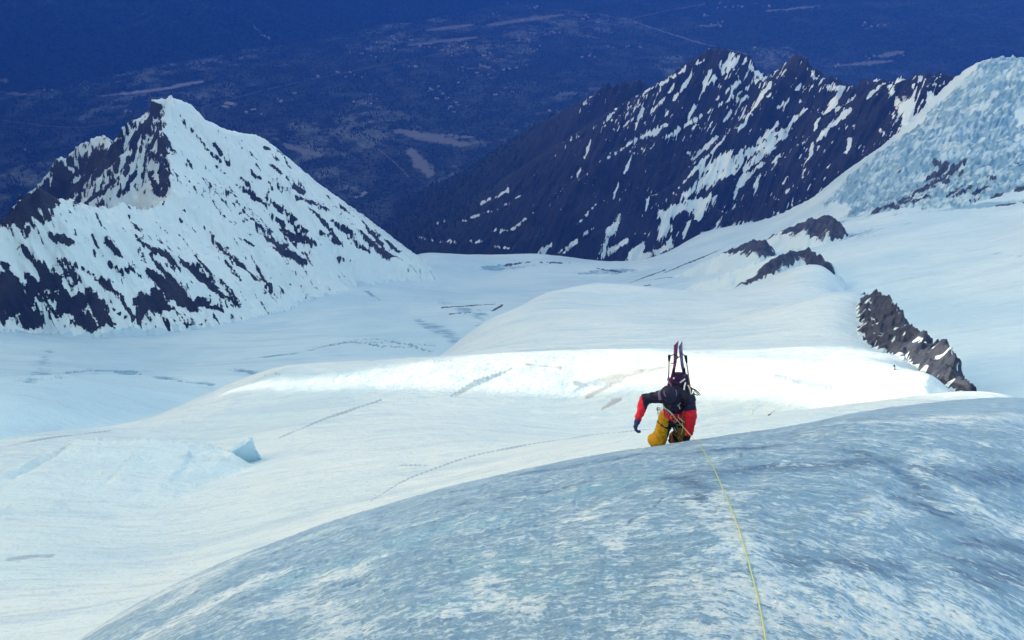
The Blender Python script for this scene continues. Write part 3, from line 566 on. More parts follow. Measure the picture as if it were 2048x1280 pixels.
f = t.math('ADD', t.math('MULTIPLY', t.math('SUBTRACT', n1, .5), 1.7), t.math('MULTIPLY', t.math('SUBTRACT', n2, .5), 3.4))
f = t.math('ADD', f, t.math('MULTIPLY', t.math('SUBTRACT', n5, .5), 2.6)); f = t.math('ADD', f, t.math('MULTIPLY', t.math('SUBTRACT', n3, .5), .7))
f = t.math('ADD', f, t.math('MULTIPLY', t.math('SUBTRACT', n4, .5), .7)); nb = t.noise(st, 1.0, 6, .65, .6, stretch=(2.2, 7, 1)); brk = t.step(t.math('ADD', nb, t.math('MULTIPLY', n3, .35)), .52, .82)
f = t.math('ADD', f, t.math('MULTIPLY', sn, t.math('ADD', .18, t.math('MULTIPLY', brk, .72)))); f = t.math('SUBTRACT', f, t.math('MULTIPLY', dpm, .42)); f = t.math('SUBTRACT', f, .10)
frost = t.step(f, -.12, .34)
c = t.mix(frost, blue, C4(.60, .78, .86)); c = t.mix(t.step(f, .40, .85), c, C4(.80, .90, .90))
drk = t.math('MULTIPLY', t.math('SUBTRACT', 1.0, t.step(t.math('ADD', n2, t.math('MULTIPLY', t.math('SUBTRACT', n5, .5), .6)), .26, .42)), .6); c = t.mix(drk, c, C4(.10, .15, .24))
h = t.math('ADD', t.math('MULTIPLY', n2, .5), t.math('MULTIPLY', n3, .25)); h = t.math('ADD', h, t.math('MULTIPLY', n5, .3))
rough = t.math('ADD', .28, t.math('MULTIPLY', frost, .4))
t.bsdf(c, rough, t.bump(h, 1.0, .06), .45); M['ice'] = t.m
tag(make_ice(), 'blue grey streaked ice slope in the foreground with the rope lying on it', kind='structure')
# ------------------------------------------------------------------ unseen crest, added as a sun blocker to keep the face in shade;
# a narrow gap is cut in it to let one low band of sun onto the bench of the snow slope
_hv = np.array([-math.sin(SUN_AZ), math.cos(SUN_AZ)]); _sv = np.array([math.cos(SUN_AZ), math.sin(SUN_AZ)])
SUN_GAP = [(-1e5, -500), (-8000, -500), (-6000, -500), (-4000, -330), (-2600, -120), (-1200, -40), (-700, -20), (-420, 0), (-330, -20), (-299, -120), (-293, -236), (-284, -234), (-270,-228.5), (-262,-225), (-257,-226.5), (-254,-229.5), (-249,-231.5), (-245,-236), (-243,-241.5), (-240.5,-262), (-238,-263), (-237,-247), (-236,-246), (-234.5,-236), (-233,-183), (-230,-179), (-220,-168.5), (-210,-155), (-200,-143), (-190,-134.5), (-180,-125.5), (-170,-115.5), (-160,-106.5), (-150,-97.5), (-140,-89), (-130,-84), (-122,-70), (-112,-20), (-90, 40), (-50, 90), (0, 130), (300, 240), (900, 320), (2000, 400), (6000, 500), (1e5, 500)]
def blocker_h(h):
    v = np.interp(h, [g[0] for g in SUN_GAP], [g[1] for g in SUN_GAP])
    j = fbm(h/19.0, h*0, 5, 131, .6)*np.where((h < -118) & (h > -300), 2.6, 30)
    return v-1.0+j
def make_sun_blocker():
    hs = np.unique(np.concatenate([np.linspace(-11000, 3500, 260), np.linspace(-330, -70, 420)])); ce, se = math.cos(SUN_EL), math.sin(SUN_EL)
    s0 = 700 + 1.42*np.maximum(0, -hs); zc = (blocker_h(hs) + s0*se)/ce; V = []; offs = [(-900, -6000), (-420, -900), (-160, -260), (-55, -110), (0, 0), (60, -110), (260, -330), (900, -1200), (2500, -5500)]
    for k, (ds, dz) in enumerate(offs):
        n = fbm(hs/80, hs*0+k*3.1, 4, 133, .6)*(0 if ds == 0 else 26); s = s0+ds*np.where(np.abs(hs) < 500, .6, 1)
        x = _sv[0]*s+_hv[0]*hs; y = _sv[1]*s+_hv[1]*hs; z = zc+dz*1.0+n*(abs(dz)/300+.2)
        if ds < 0: z = np.minimum(z, zc+dz*.9)      # never above the sun line through the crest
        V.append(np.stack([x, y, np.maximum(z, VZ-230)], 1))
    m = len(hs); V = np.concatenate(V); ij = (np.arange(len(offs)-1)[:, None]*m+np.arange(m-1)[None]).ravel()
    o = quick_mesh('mountain', V, np.stack([ij, ij+m, ij+m+1, ij+1], 1), M['crest'], attrs={'rock': fbm(V[:, 0]/120, V[:, 2]/60, 4, 137)+.1})  # added sun blocker outside the view, shaped like a mountain
    return tag(o, 'unseen crest added at the left to block the sun, its gap shaping the sunlit band', kind='structure')
M['crest'] = mountain_mat('sun_blocker_rock_and_snow', C4(.06, .06, .07), C4(.11, .11, .11), .02)
make_sun_blocker()

# ------------------------------------------------------------------ the air
def make_haze():
    x0, x1, y0, y1, z0, z1 = -26000, 17500, -4500, 18500, VZ-260, HAZE_TOP
    V = [(x, y, z) for z in (z0, z1) for y in (y0, y1) for x in (x0, x1)]
    F = [(0,2,3,1), (4,5,7,6), (0,1,5,4), (2,6,7,3), (0,4,6,2), (1,3,7,5)]
    t = NT('air'); nd = t.n('ShaderNodeVolumePrincipled'); nd.inputs['Color'].default_value = C4(.03, .165, 1.0); nd.inputs['Density'].default_value = HAZE_D; nd.inputs['Anisotropy'].default_value = 0.0
    t.t.links.new(nd.outputs[0], t.out.inputs['Volume'])
    o = quick_mesh('haze', V, F, t.m, smooth=False); tag(o, kind='stuff')
make_haze()
# ------------------------------------------------------------------ small builders
def simple_mat(name, color, rough=.7, spec=.25, metallic=0, nscale=40, var=.25, bump=.0, bdist=.004):
    t = NT(name); n = t.noise(t.pos(), nscale, 4, .6)
    c = t.mix(n, C4(*[v*(1-var) for v in color]), C4(*[min(1, v*(1+var)) for v in color]))
    t.bsdf(c, rough, t.bump(t.noise(t.pos(), nscale*1.7, 3, .6), bump, bdist) if bump else None, spec, metallic); return t.m
def P(px, py, d):
    return np.array(ray(px, py))*d
def capsule(a, b, ra, rb, n=14):
    """two spheres joined by a tapering tube"""
    a, b = np.asarray(a, float), np.asarray(b, float); d = b-a; L = np.linalg.norm(d)
    d = d/L if L > 1e-6 else np.array([0, 0, 1.0]); s = np.cross(d, [0, 0, 1.0] if abs(d[2]) < .9 else [1.0, 0, 0]); s /= np.linalg.norm(s); u = np.cross(d, s)
    prof = [(-math.cos(t)*ra, math.sin(t)*ra, 0) for t in np.linspace(0, math.pi/2, 5)] + [(math.sin(t)*rb, math.cos(t)*rb, 1) for t in np.linspace(0, math.pi/2, 5)]
    V = []; F = []
    for h, r, e in prof:
        c = (a if e == 0 else b)+d*h; r = max(r, 1e-4)
        for k in range(n): V.append(c + (s*math.cos(2*math.pi*k/n)+u*math.sin(2*math.pi*k/n))*r)
    m = len(prof)
    for i in range(m-1):
        for k in range(n): F.append((i*n+k, i*n+(k+1) % n, (i+1)*n+(k+1) % n, (i+1)*n+k))
    F.append(tuple(range(n-1, -1, -1))); F.append(tuple((m-1)*n+k for k in range(n)))
    return V, F
def link_mesh(name, V, F, mat, parent=None, smooth=True):
    me = bpy.data.meshes.new(name); me.from_pydata([tuple(map(float, v)) for v in V], [], F); me.update()
    for m in (mat if isinstance(mat, list) else [mat]): me.materials.append(m)
    if smooth: me.polygons.foreach_set('use_smooth', [True]*len(me.polygons))
    o = bpy.data.objects.new(name, me); col.objects.link(o)
    if parent is not None: attach(o, parent)
    return o
def attach(o, parent):
    o.parent = parent; o.matrix_parent_inverse = Matrix.Translation(-Vector(parent.location))
def merge(parts):
    V, F = [], []
    for v, f in parts:
        k = len(V); V += list(v); F += [tuple(i+k for i in q) for q in f]
    return V, F
def flesh(name, bones, voxel, mats, parent=None, pick=None, wrinkle=0.0, wscale=10, smooth_it=3, squash=None):
    """one continuous skin over a skeleton: bones = (a, b, ra, rb); pick(points) -> material index per face"""
    V, F = merge([capsule(*b) for b in bones]); o = link_mesh(name, V, F, mats[0])
    md = o.modifiers.new('r', 'REMESH'); md.mode = 'VOXEL'; md.voxel_size = voxel
    sm = o.modifiers.new('s', 'SMOOTH'); sm.factor = .6; sm.iterations = smooth_it
    dg = bpy.context.evaluated_depsgraph_get(); me = bpy.data.meshes.new_from_object(o.evaluated_get(dg)); old = o.data
    o.modifiers.clear(); o.data = me; bpy.data.meshes.remove(old); me.name = name; me.materials.clear()
    for m in mats: me.materials.append(m)
    co = np.empty(len(me.vertices)*3, np.float32); me.vertices.foreach_get('co', co); co = co.reshape(-1, 3)
    if wrinkle:
        no = np.empty(len(me.vertices)*3, np.float32); me.vertices.foreach_get('normal', no); no = no.reshape(-1, 3)
        w = fbm(co[:, 0]*wscale+co[:, 1]*wscale*.5, co[:, 2]*wscale*1.7-co[:, 1]*wscale*.6, 3, 201, .55, ridged=True)
        co = co + no*(w[:, None]-.2)*wrinkle; me.vertices.foreach_set('co', co.ravel().astype(np.float32))
    me.polygons.foreach_set('use_smooth', np.ones(len(me.polygons), bool))
    if pick is not None:
        c = np.empty(len(me.polygons)*3, np.float32); me.polygons.foreach_get('center', c); me.polygons.foreach_set('material_index', np.asarray(pick(c.reshape(-1, 3)), np.int32))
    me.update()
    if parent is not None: attach(o, parent)
    return o
def tube(name, pts, r, mat, parent=None, n=7, sub=1):
    pts = [np.asarray(p, float) for p in pts]; V, F = [], []
    for i, p in enumerate(pts):
        d = pts[min(i+1, len(pts)-1)]-pts[max(i-1, 0)]; d /= np.linalg.norm(d)+1e-9
        s = np.cross(d, [0, 0, 1.0] if abs(d[2]) < .95 else [1.0, 0, 0]); s /= np.linalg.norm(s); u = np.cross(s, d); rr = r[i] if isinstance(r, (list, tuple)) else r
        for k in range(n): V.append(p+(s*math.cos(2*math.pi*k/n)+u*math.sin(2*math.pi*k/n))*rr)
    for i in range(len(pts)-1):
        for k in range(n): F.append((i*n+k, i*n+(k+1) % n, (i+1)*n+(k+1) % n, (i+1)*n+k))
    F.append(tuple(range(n-1, -1, -1))); F.append(tuple((len(pts)-1)*n+k for k in range(n)))
    return link_mesh(name, V, F, mat, parent) if name else (V, F)
def plank(name, pts, widths, thick, side, mat, parent=None):
    """a flat bar along pts (skis, straps): side = direction across its width"""
    V, F = [], []; side = np.asarray(side, float)
    for i, p in enumerate(pts):
        d = np.asarray(pts[min(i+1, len(pts)-1)])-np.asarray(pts[max(i-1, 0)]); d = d/np.linalg.norm(d); s = side-d*(side@d); s /= np.linalg.norm(s); u = np.cross(d, s)
        for a, b in ((-1, -1), (1, -1), (1, 1), (-1, 1)): V.append(np.asarray(p)+s*a*widths[i]/2+u*b*thick/2)
    for i in range(len(pts)-1):
        for k in range(4): F.append((i*4+k, i*4+(k+1) % 4, (i+1)*4+(k+1) % 4, (i+1)*4+k))
    F.append((3, 2, 1, 0)); F.append(tuple((len(pts)-1)*4+k for k in range(4)))
    return link_mesh(name, V, F, mat, parent, smooth=False) if name else (V, F)
def empty(name, loc, label, cat, group=None):
    o = bpy.data.objects.new(name, None); col.objects.link(o); o.location = loc; o.empty_display_size = .2; return tag(o, label, cat, group)
def lerp(a, b, t): return a+(b-a)*t

# ------------------------------------------------------------------ the climber on the edge of the ice
navy = simple_mat('navy_shell_fabric', (.010, .011, .036), .6, .3, bump=.3); red = simple_mat('red_shell_fabric', (.72, .012, .035), .6, .3, bump=.3)
black = simple_mat('black_fabric', (.008, .008, .014), .65, .3); mustard = simple_mat('mustard_trouser_fabric', (.50, .27, .008), .7, .25, nscale=18, bump=.4, bdist=.006)
shaded_mustard = simple_mat('shaded_mustard_trouser_fabric', (.24, .15, .015), .75, .2, nscale=25); skin = simple_mat('skin', (.45, .26, .18), .6, .3)  # right leg: the mustard trousers with shade put into the colour
glove_m = simple_mat('dark_blue_glove', (.012, .025, .10), .6, .3); purple = simple_mat('dark_purple_pack_cloth', (.045, .012, .06), .6, .3, nscale=22); tan = simple_mat('tan_shaft', (.45, .33, .20), .45, .4)
cream = simple_mat('cream_webbing', (.62, .55, .42), .7, .2); steel = simple_mat('grey_metal', (.35, .36, .38), .35, .5, metallic=.8); magenta = simple_mat('magenta_ski', (.30, .025, .12), .4, .5, nscale=9, var=.5)
violet = simple_mat('violet_ski', (.13, .08, .20), .4, .5, nscale=9, var=.5); greyblue = simple_mat('greyish_lilac_shell', (.16, .14, .26), .5, .3); white_m = simple_mat('white_patch', (.75, .75, .72), .6, .2); rubber = simple_mat('boot_rubber', (.03, .02, .02), .5, .4); orange = simple_mat('rust_red_plastic', (.35, .07, .03), .5, .4)
hipL, hipR = P(1334, 835, 13.97), P(1361, 836, 13.99); kneeL, kneeR = P(1318, 879, 14.10), P(1358, 872, 14.12)
def on_slope(p, dx, dy, lift=0.0):
    x, y = p[0]+dx, p[1]+dy; return np.array([x, y, float(ice_z(np.array([x]), np.array([y]))[0])+lift])
ankL, ankR = on_slope(kneeL, -.03, .26, .16), on_slope(kneeR, .0, .22, .16)
waist, chest, upper = P(1348, 819, 13.86), P(1349, 802, 13.72), P(1351, 789, 13.70)
shL, shR = P(1322, 793, 13.60), P(1377, 799, 13.60); elL, wrL = P(1290, 798, 13.66), P(1277, 836, 13.58); elR, wrR = P(1382, 829, 13.58), P(1378, 866, 13.80)
neck, head = P(1342, 794, 13.50), P(1338, 790, 13.36)
base = (hipL+hipR)/2
person = empty('person', base, 'climber in navy and red jacket and mustard trousers bending over the ice edge', 'person')
def pick_body(c):
    px, py = project(c[:, 0], c[:, 1], c[:, 2]); out = np.zeros(len(c), int)                        # 0 navy
    seg = lambda a, b: np.linalg.norm(c-a-np.clip(((c-a)@(b-a))/((b-a)@(b-a)), 0, 1)[:, None]*(b-a), axis=1)
    tor, fL, fR, uL, uR = seg(waist, chest), seg(elL, wrL), seg(elR, wrR), seg(shL, elL), seg(shR, elR); lL, lR = np.minimum(seg(hipL, kneeL), seg(kneeL, ankL)), np.minimum(seg(hipR, kneeR), seg(kneeR, ankR))
    th = np.minimum(tor-.16, np.minimum(uL-.08, uR-.08)); leg = np.minimum(lL, lR)-.11
    isleg = leg < np.minimum(th, np.minimum(fL, fR)-.065); out[isleg & (lL <= lR)] = 2; out[isleg & (lL > lR)] = 3
    side = (c-kneeL)@np.array([1.0, 0, 0]); out[isleg & (lL <= lR) & (side > .115)] = 4
    side = (c-kneeR)@np.array([1.0, 0, 0]); out[isleg & (lL > lR) & (side < -.03) & (fbm(c[:, 0]*9, c[:, 2]*9, 2, 5) > 0)] = 4
    fore = (np.minimum(fL, fR)-.065 < np.minimum(th, leg)); tr = np.clip(((c-elR)@(wrR-elR))/((wrR-elR)@(wrR-elR)), -1, 1); tl_ = ((c-elL)@(wrL-elL))/((wrL-elL)@(wrL-elL))
    out[(fL < .13) & (tl_ > -.05) & (px < 1296)] = 1; tu = ((c-shR)@(elR-shR))/((elR-shR)@(elR-shR)); out[((fR < .14) & (tr > -.05) | (uR < .14) & (tu > .72)) & (px > 1366) & (c[:, 2] > wrR[2]-.12)] = 1
    d = c-waist; ax = (chest-waist)/np.linalg.norm(chest-waist); al = d@ax; out[(out == 0) & (tor < .24) & (al < .075) & (fL > .12) & (fR > .10)] = 1
    side = (c-elL)@np.array([1.0, 0, 0]); out[(out == 1) & (fL < fR) & (fL < .12) & ((c-lerp(elL, wrL, .5))@np.array([.93, 0, .35]) > .05)] = 0
    hd = np.linalg.norm(c-head, axis=1) < .125; out[hd] = 5
    out[(py < 800) & (np.abs(px-1325) < 9) & (out == 0)] = 6
    return out
body = flesh('body', [(hipL, hipR, .135, .135), (lerp(hipL, hipR, .5), waist, .16, .16), (waist, chest, .165, .185), (chest, upper, .185, .165), (shL, upper, .105, .14), (shR, upper, .11, .14),
    (shL, elL, .092, .074), (elL, lerp(elL, wrL, .5), .077, .068), (lerp(elL, wrL, .5), wrL, .068, .052), (shR, elR, .10, .085), (elR, lerp(elR, wrR, .5), .088, .078), (lerp(elR, wrR, .5), wrR, .078, .055),
    (upper, neck, .10, .075), (neck, head, .07, .095), (head, head+np.array([0, -.03, -.05]), .095, .075), (head+np.array([0, -.09, -.03]), head+np.array([0, -.11, -.05]), .016, .018),
    (hipL, lerp(hipL, kneeL, .5), .125, .115), (lerp(hipL, kneeL, .5), kneeL, .112, .125), (kneeL, lerp(kneeL, ankL, .5), .125, .12), (lerp(kneeL, ankL, .5), ankL, .12, .105),
    (hipR, lerp(hipR, kneeR, .5), .12, .105), (lerp(hipR, kneeR, .5), kneeR, .105, .105), (kneeR, ankR, .108, .10)],
    .014, [navy, red, mustard, shaded_mustard, black, skin, greyblue], person, pick_body, wrinkle=.034, wscale=8, smooth_it=2)
def hand(name, wrist, direction, palm_n, curl, mat, parent, scale=1.0):
    """palm, four jointed fingers of unequal length and a thumb from the side of the palm"""
    d = np.asarray(direction, float); d /= np.linalg.norm(d); n = np.asarray(palm_n, float); n -= d*(n@d); n /= np.linalg.norm(n); s = np.cross(d, n); S = scale
    b = [(wrist, wrist+d*.03*S, .034*S, .036*S), (wrist+d*.03*S-s*.022*S, wrist+d*.085*S-s*.028*S, .022*S, .020*S), (wrist+d*.03*S+s*.022*S, wrist+d*.085*S+s*.028*S, .022*S, .020*S), (wrist+d*.04*S, wrist+d*.085*S, .026*S, .022*S)]
    for k, ln in enumerate((.072, .082, .076, .060)):
        p = wrist+d*.09*S+s*(-.034+.0225*k)*S; ang = 0
        for j, f in enumerate((.45, .32, .23)):
            ang += curl*(.8+.15*j); q = p+(d*math.cos(ang)+n*math.sin(ang))*ln*f*S*1.15; b.append((p, q, (.0125-.001*j)*S, (.0118-.001*j)*S)); p = q
    p = wrist+d*.03*S-s*.032*S; q = p+(d*.6-s*.75+n*.25)*.045*S; r = q+(d*.9-s*.1+n*.5)*.034*S; b += [(p, q, .016*S, .0145*S), (q, r, .0145*S, .012*S)]
    return flesh(name, b, .0048*S, [mat], parent, smooth_it=1)
hand('glove', lerp(wrL, P(1272, 852, 13.56), .22), P(1270, 856, 13.56)-wrL, [.2, -.6, -.7], .75, glove_m, person, 1.5)
hand('glove', lerp(wrR, P(1376, 880, 13.95), .2), P(1375, 884, 14.0)-wrR, [-.5, .3, -.8], .85, black, person, 1.2)
# helmet, its rim and goggle strap
def ball(name, c, rx, ry, rz, mat, parent, cut=None, rot=None, seg=24, rings=16):
    V, F = [], []
    for i in range(rings+1):
        th = math.pi*i/rings
        for k in range(seg): V.append([rx*math.sin(th)*math.cos(2*math.pi*k/seg), ry*math.sin(th)*math.sin(2*math.pi*k/seg), rz*math.cos(th)])
    V = np.array(V); last = rings
    if cut is not None: last = int(rings*cut)
    V = V[:(last+1)*seg]
    for i in range(last):
        for k in range(seg): F.append((i*seg+k, (i+1)*seg+k, (i+1)*seg+(k+1) % seg, i*seg+(k+1) % seg))
    if rot is not None: V = V@np.array(rot.to_matrix()).T
    return link_mesh(name, V+np.asarray(c), F, mat, parent)
from mathutils import Euler
hel = bpy.data.objects.new('helmet', None); bpy.data.objects.remove(hel)
hrot = Euler((math.radians(38), 0, math.radians(6)))
helmet = ball('helmet', head+np.array([0, .0, .012]), .128, .15, .125, [navy], person, .62, hrot)
sol = helmet.modifiers.new('thick', 'SOLIDIFY'); sol.thickness = .008
Rm = np.array(hrot.to_matrix())
for k in (-1, 1):                       # lilac side panels and vents
    pts = [head+np.array([0, 0, .012])+Rm@np.array([k*.132*math.sin(a)*.93, .155*math.cos(b_)*math.sin(a)*.75, .128*math.cos(a)]) for a, b_ in [(.75, 2.2), (.9, 1.9), (1.0, 1.57), (.98, 1.2), (.85, .9)]]
    plank('side_panel', pts, [.03, .055, .065, .055, .03], .012, Rm@np.array([0, 0, 1.0]), greyblue, person)
pts = [head+np.array([0, 0, .012])+Rm@np.array([.131*math.cos(a), .153*math.sin(a), -.02]) for a in np.linspace(0, 2*math.pi, 25)]
tube('goggle_strap', pts, .010, black, person, 6)
# boots with crampons, the toe of one showing over the lip
def boot(ank, toe, parent):
    d = toe-ank; d[2] *= .4
    o = flesh('boot', [(ank+[0, 0, .03], ank-[0, 0, .06], .075, .07), (ank-[0, 0, .07], ank-[0, 0, .08]+d*.8, .06, .045), (ank-[0, 0, .07]-d*.2, ank-[0, 0, .07], .045, .06)], .012, [rubber], parent)
boot(ankL, ankL+[.0, -.22, .08], person); boot(ankR, ankR+[-.02, -.22, .08], person)
tb = P(1343, 881, 14.02); flesh('boot_cuff', [(tb, tb+[0, .05, -.05], .045, .05), (tb+[0, 0, .03], tb+[0, .05, .03], .035, .04)], .01, [orange, rubber], person, lambda c: (np.abs(c[:, 0]-tb[0]) > .022).astype(int))
# harness: belt, leg loops, slings and hardware
ax = (chest-waist)/np.linalg.norm(chest-waist); sx = np.array([1.0, 0, 0]); sy = np.cross(ax, sx); sy /= np.linalg.norm(sy); wc = lerp(lerp(hipL, hipR, .5), waist, .25)
tube('harness_belt', [wc+sx*.185*math.cos(a)+sy*.178*math.sin(a)+ax*.01*math.sin(3*a) for a in np.linspace(0, 2*math.pi, 29)], .019, black, person, 8)
for h_, k_ in ((hipL, kneeL), (hipR, kneeR)):
    m_ = lerp(h_, k_, .32); dk = (k_-h_)/np.linalg.norm(k_-h_); u1 = np.cross(dk, [0, 1.0, 0]); u1 /= np.linalg.norm(u1); u2 = np.cross(dk, u1)
    tube('leg_loop', [m_+(u1*math.cos(a)+u2*math.sin(a))*.128+dk*.03*math.cos(a) for a in np.linspace(0, 2*math.pi, 21)], .015, black, person, 6)
tube('sling', [P(1326, 811, 13.62), P(1330, 817, 13.60), P(1338, 822, 13.60), P(1345, 829, 13.62), P(1351, 835, 13.64)], .013, cream, person, 6)
tube('sling', [P(1355, 812, 13.50), P(1361, 806, 13.46), P(1357, 810, 13.46), P(1360, 818, 13.5)], .008, cream, person, 6)
tube('sling', [P(1357, 829, 13.68), P(1357, 835, 13.66), P(1363, 840, 13.66), P(1370, 845, 13.7)], .010, cream, person, 6)
tube('cord', [P(1363, 838, 13.8), P(1366, 855, 13.9), P(1363, 868, 13.98), P(1358, 875, 14.0)], .007, cream, person, 6)
rs_ = random.Random(3)
def carabiner(c, parent, s=.045, rot=0.0, mat=None):
    pts = [c+np.array([math.cos(a+rot)*s*.55, 0, math.sin(a)*s]) for a in np.linspace(0, 2*math.pi, 13)]; tube('carabiner', pts, .0055, mat or steel, parent, 5)
for px, py, d in [(1316, 818, 13.75), (1319, 823, 13.74), (1322, 819, 13.72), (1318, 827, 13.8), (1344, 833, 13.62), (1348, 836, 13.62), (1334, 828, 13.7), (1351, 842, 13.75), (1357, 848, 13.85), (1352, 856, 13.95), (1355, 866, 14.0)]:
    carabiner(P(px, py, d), person, rs_.uniform(.035, .055), rs_.uniform(-.6, .6), rs_.choice([steel, black, steel, cream]))
for px, py, d in [(1353, 850, 13.9), (1351, 860, 13.98), (1356, 876, 14.02), (1315, 815, 13.8)]:
    a_ = P(px, py, d); link_mesh('ice_screw', *capsule(a_, a_+[.02, .03, -.11], .012, .006, 8), steel, person)

# ------------------------------------------------------------------ backpack, skis, poles, axes: carried things
pc = P(1356, 776, 13.80); pack = empty('backpack', pc, 'dark purple backpack on the back of the climber, skis strapped on', 'backpack')
up_ = np.array([0, .12, 1.0]); up_ /= np.linalg.norm(up_); back_ = np.array([0, 1.0, -.12])
flesh('pack_bag', [(pc+up_*.12+sx*k*.075, pc-up_*.24+sx*k*.085, .105, .125) for k in (-1, 0, 1)]+[(pc+up_*.14+back_*.06, pc-up_*.2+back_*.06, .13, .13)], .014, [purple], pack, wrinkle=.014, wscale=8)
flesh('pack_lid', [(pc+up_*.22-sx*.07, pc+up_*.22+sx*.08, .075, .075), (pc+up_*.25-sx*.02, pc+up_*.25+sx*.03, .062, .062)], .012, [purple], pack, wrinkle=.01, wscale=12)
plank('lid_strap', [P(1360, 765, 13.53), P(1366, 761, 13.50), P(1370, 758, 13.52)], [.022]*3, .01, [0, .3, 1], white_m, pack)
plank('lid_strap', [P(1346, 756, 13.50), P(1349, 757, 13.50)], [.03, .03], .012, [0, .3, 1], white_m, pack)
plank('side_strap', [P(1337, 752, 13.6), P(1335, 760, 13.58), P(1341, 768, 13.5), P(1343, 775, 13.46)], [.02]*4, .008, [1, 0, .3], greyblue, pack)
plank('side_strap', [P(1371, 765, 13.5), P(1369, 772, 13.46), P(1368, 780, 13.45)], [.024]*3, .008, [1, 0, 0], white_m, pack)
plank('side_strap', [P(1376, 770, 13.6), P(1380, 778, 13.55), P(1383, 792, 13.53), P(1387, 800, 13.55)], [.024]*4, .008, [1, 0, 0], cream, pack)
tube('shoulder_strap', [upper+[-.12, .05, .12], shL+[.05, -.06, .10], P(1331, 806, 13.5)], .018, black, pack)
tube('shoulder_strap', [upper+[.12, .05, .12], shR+[-.05, -.06, .10], P(1368, 810, 13.48)], .018, black, pack)
def ski(tip, mid, tail, mat, label, tw):
    o = empty('ski', tail, label, 'ski', 'pair of skis carried on the backpack'); pts, w = [], []
    for t_ in np.linspace(0, 1, 22):
        p = lerp(tip, mid, t_/.45) if t_ < .45 else lerp(mid, tail, (t_-.45)/.55); sh = max(0, .09-t_)/.09
        pts.append(p+np.array([0, -.07, .0])*sh*sh); w.append((.118-.035*math.sin(math.pi*min(1, t_*1.02)))*min(1, .25+t_/.045*.75) if t_ < .045 else .118-.035*math.sin(math.pi*t_))
    plank('ski_board', pts, w, .016, tw, mat, o)
    c = lerp(mid, tail, .12); link_mesh('toe_binding', *capsule(c+[0, -.02, .05], c+[0, -.04, -.02], .022, .02, 8), black, o); link_mesh('heel_binding', *capsule(c+[0, -.02, -.13], c+[0, -.05, -.2], .024, .026, 8), black, o); return o
ski(P(1352.6, 681, 13.25), P(1350, 728, 13.55), P(1326, 834, 14.15), magenta, 'magenta ski seen partly edge on, left of the pair on the backpack', [.65, .75, .1])
ski(P(1360.5, 683, 13.22), P(1364, 728, 13.52), P(1391, 838, 14.12), violet, 'violet ski, right of the pair on the backpack, crossing behind the other tip', [.5, .8, .1])
def pole(top, bottom, label):
    o = empty('ski_pole', bottom, label, 'ski pole', 'ski poles carried on the backpack'); tube('shaft', [top, bottom], .0125, tan, o, 8)
    g = lerp(top, bottom, .11); link_mesh('grip', *capsule(top, g, .026, .018, 10), black, o)
    tube('wrist_strap', [top, top+[.07, -.02, .045], top+[.14, -.03, .015], top+[.10, -.03, -.12], top+[.05, -.01, -.16]] if top[0] < P(1357, 700, 13.4)[0] else [top, top+[-.07, -.02, .07], top+[-.13, -.02, .12], top+[-.10, -.02, .02], top+[-.16, 0, -.06]], .009, black, o, 5)
    link_mesh('basket', *capsule(lerp(top, bottom, .93)-[.03, 0, 0], lerp(top, bottom, .93)+[.03, 0, 0], .012, .012, 10), black, o); return o
pole(P(1338.5, 712, 13.42), P(1336, 792, 13.95), 'tan ski pole with black grip, left of the skis on the backpack')
pole(P(1371.5, 713, 13.40), P(1386, 812, 13.98), 'tan ski pole with black grip, right of the skis on the backpack')
def axe(headp, pick_dir, shaft_dir, label, length=.5):
    o = empty('ice_axe', headp, label, 'ice axe'); pd = np.asarray(pick_dir, float); pd /= np.linalg.norm(pd); sd = np.asarray(shaft_dir, float); sd /= np.linalg.norm(sd)
    tube('shaft', [headp, headp+sd*length*.5, headp+sd*length+pd*.02], .013, black, o, 8)
    tube('pick', [headp-pd*.02, headp+pd*.07-sd*.006, headp+pd*.14+sd*.02, headp+pd*.19+sd*.055], [.014, .013, .010, .003], steel if length < .4 else black, o, 5)
    link_mesh('adze', *capsule(headp, headp-pd*.08, .015, .024, 8), black, o); return o
axe(P(1384, 777, 13.62), [.86, -.1, -.45], [.05, .1, -1], 'black ice axe on the right side of the backpack, its pick pointing out')
axe(P(1379, 877, 13.98), [-.1, -.6, -.75], [.1, .5, -.8], 'ice axe planted in the ice under the black glove of the climber', .35)
for a, b in [((1388, 781), (1399, 791)), ((1386, 787), (1396, 791)), ((1386, 783), (1390, 790))]:
    tube('webbing', [P(*a, 13.56), P(*b, 13.55)], .008, black, pack, 5)

# ------------------------------------------------------------------ the rope, from the harness over the lip and down the ice to the belayer
def ice_hit(px, py):
    x, y, z = ray(px, py); h = math.hypot(x, y); x /= h; y /= h; t_ = z/h; rs = np.linspace(1.0, 11.5, 1200); dlt = ice_z(x*rs, y*rs)-t_*rs
    i = len(rs)-1 if not (dlt >= 0).any() else int(np.argmax(dlt >= 0)); return np.array([x*rs[i], y*rs[i], float(ice_z(np.array([x*rs[i]]), np.array([y*rs[i]]))[0])])
rp = [P(1346, 831, 13.60), P(1352, 838, 13.58), P(1362, 849, 13.5), P(1378, 867, 13.3), P(1393, 884, 12.9)]
for c in [(1407, 903), (1421, 928), (1432, 950), (1443, 975), (1453, 998), (1462, 1020), (1471, 1043), (1479, 1066), (1486, 1090), (1493, 1115), (1500, 1141), (1507, 1168), (1514, 1197), (1520, 1226), (1526, 1258), (1532, 1292), (1540, 1340)]:
    rp.append(ice_hit(*c)+[0, 0, .012])
fine_p = []
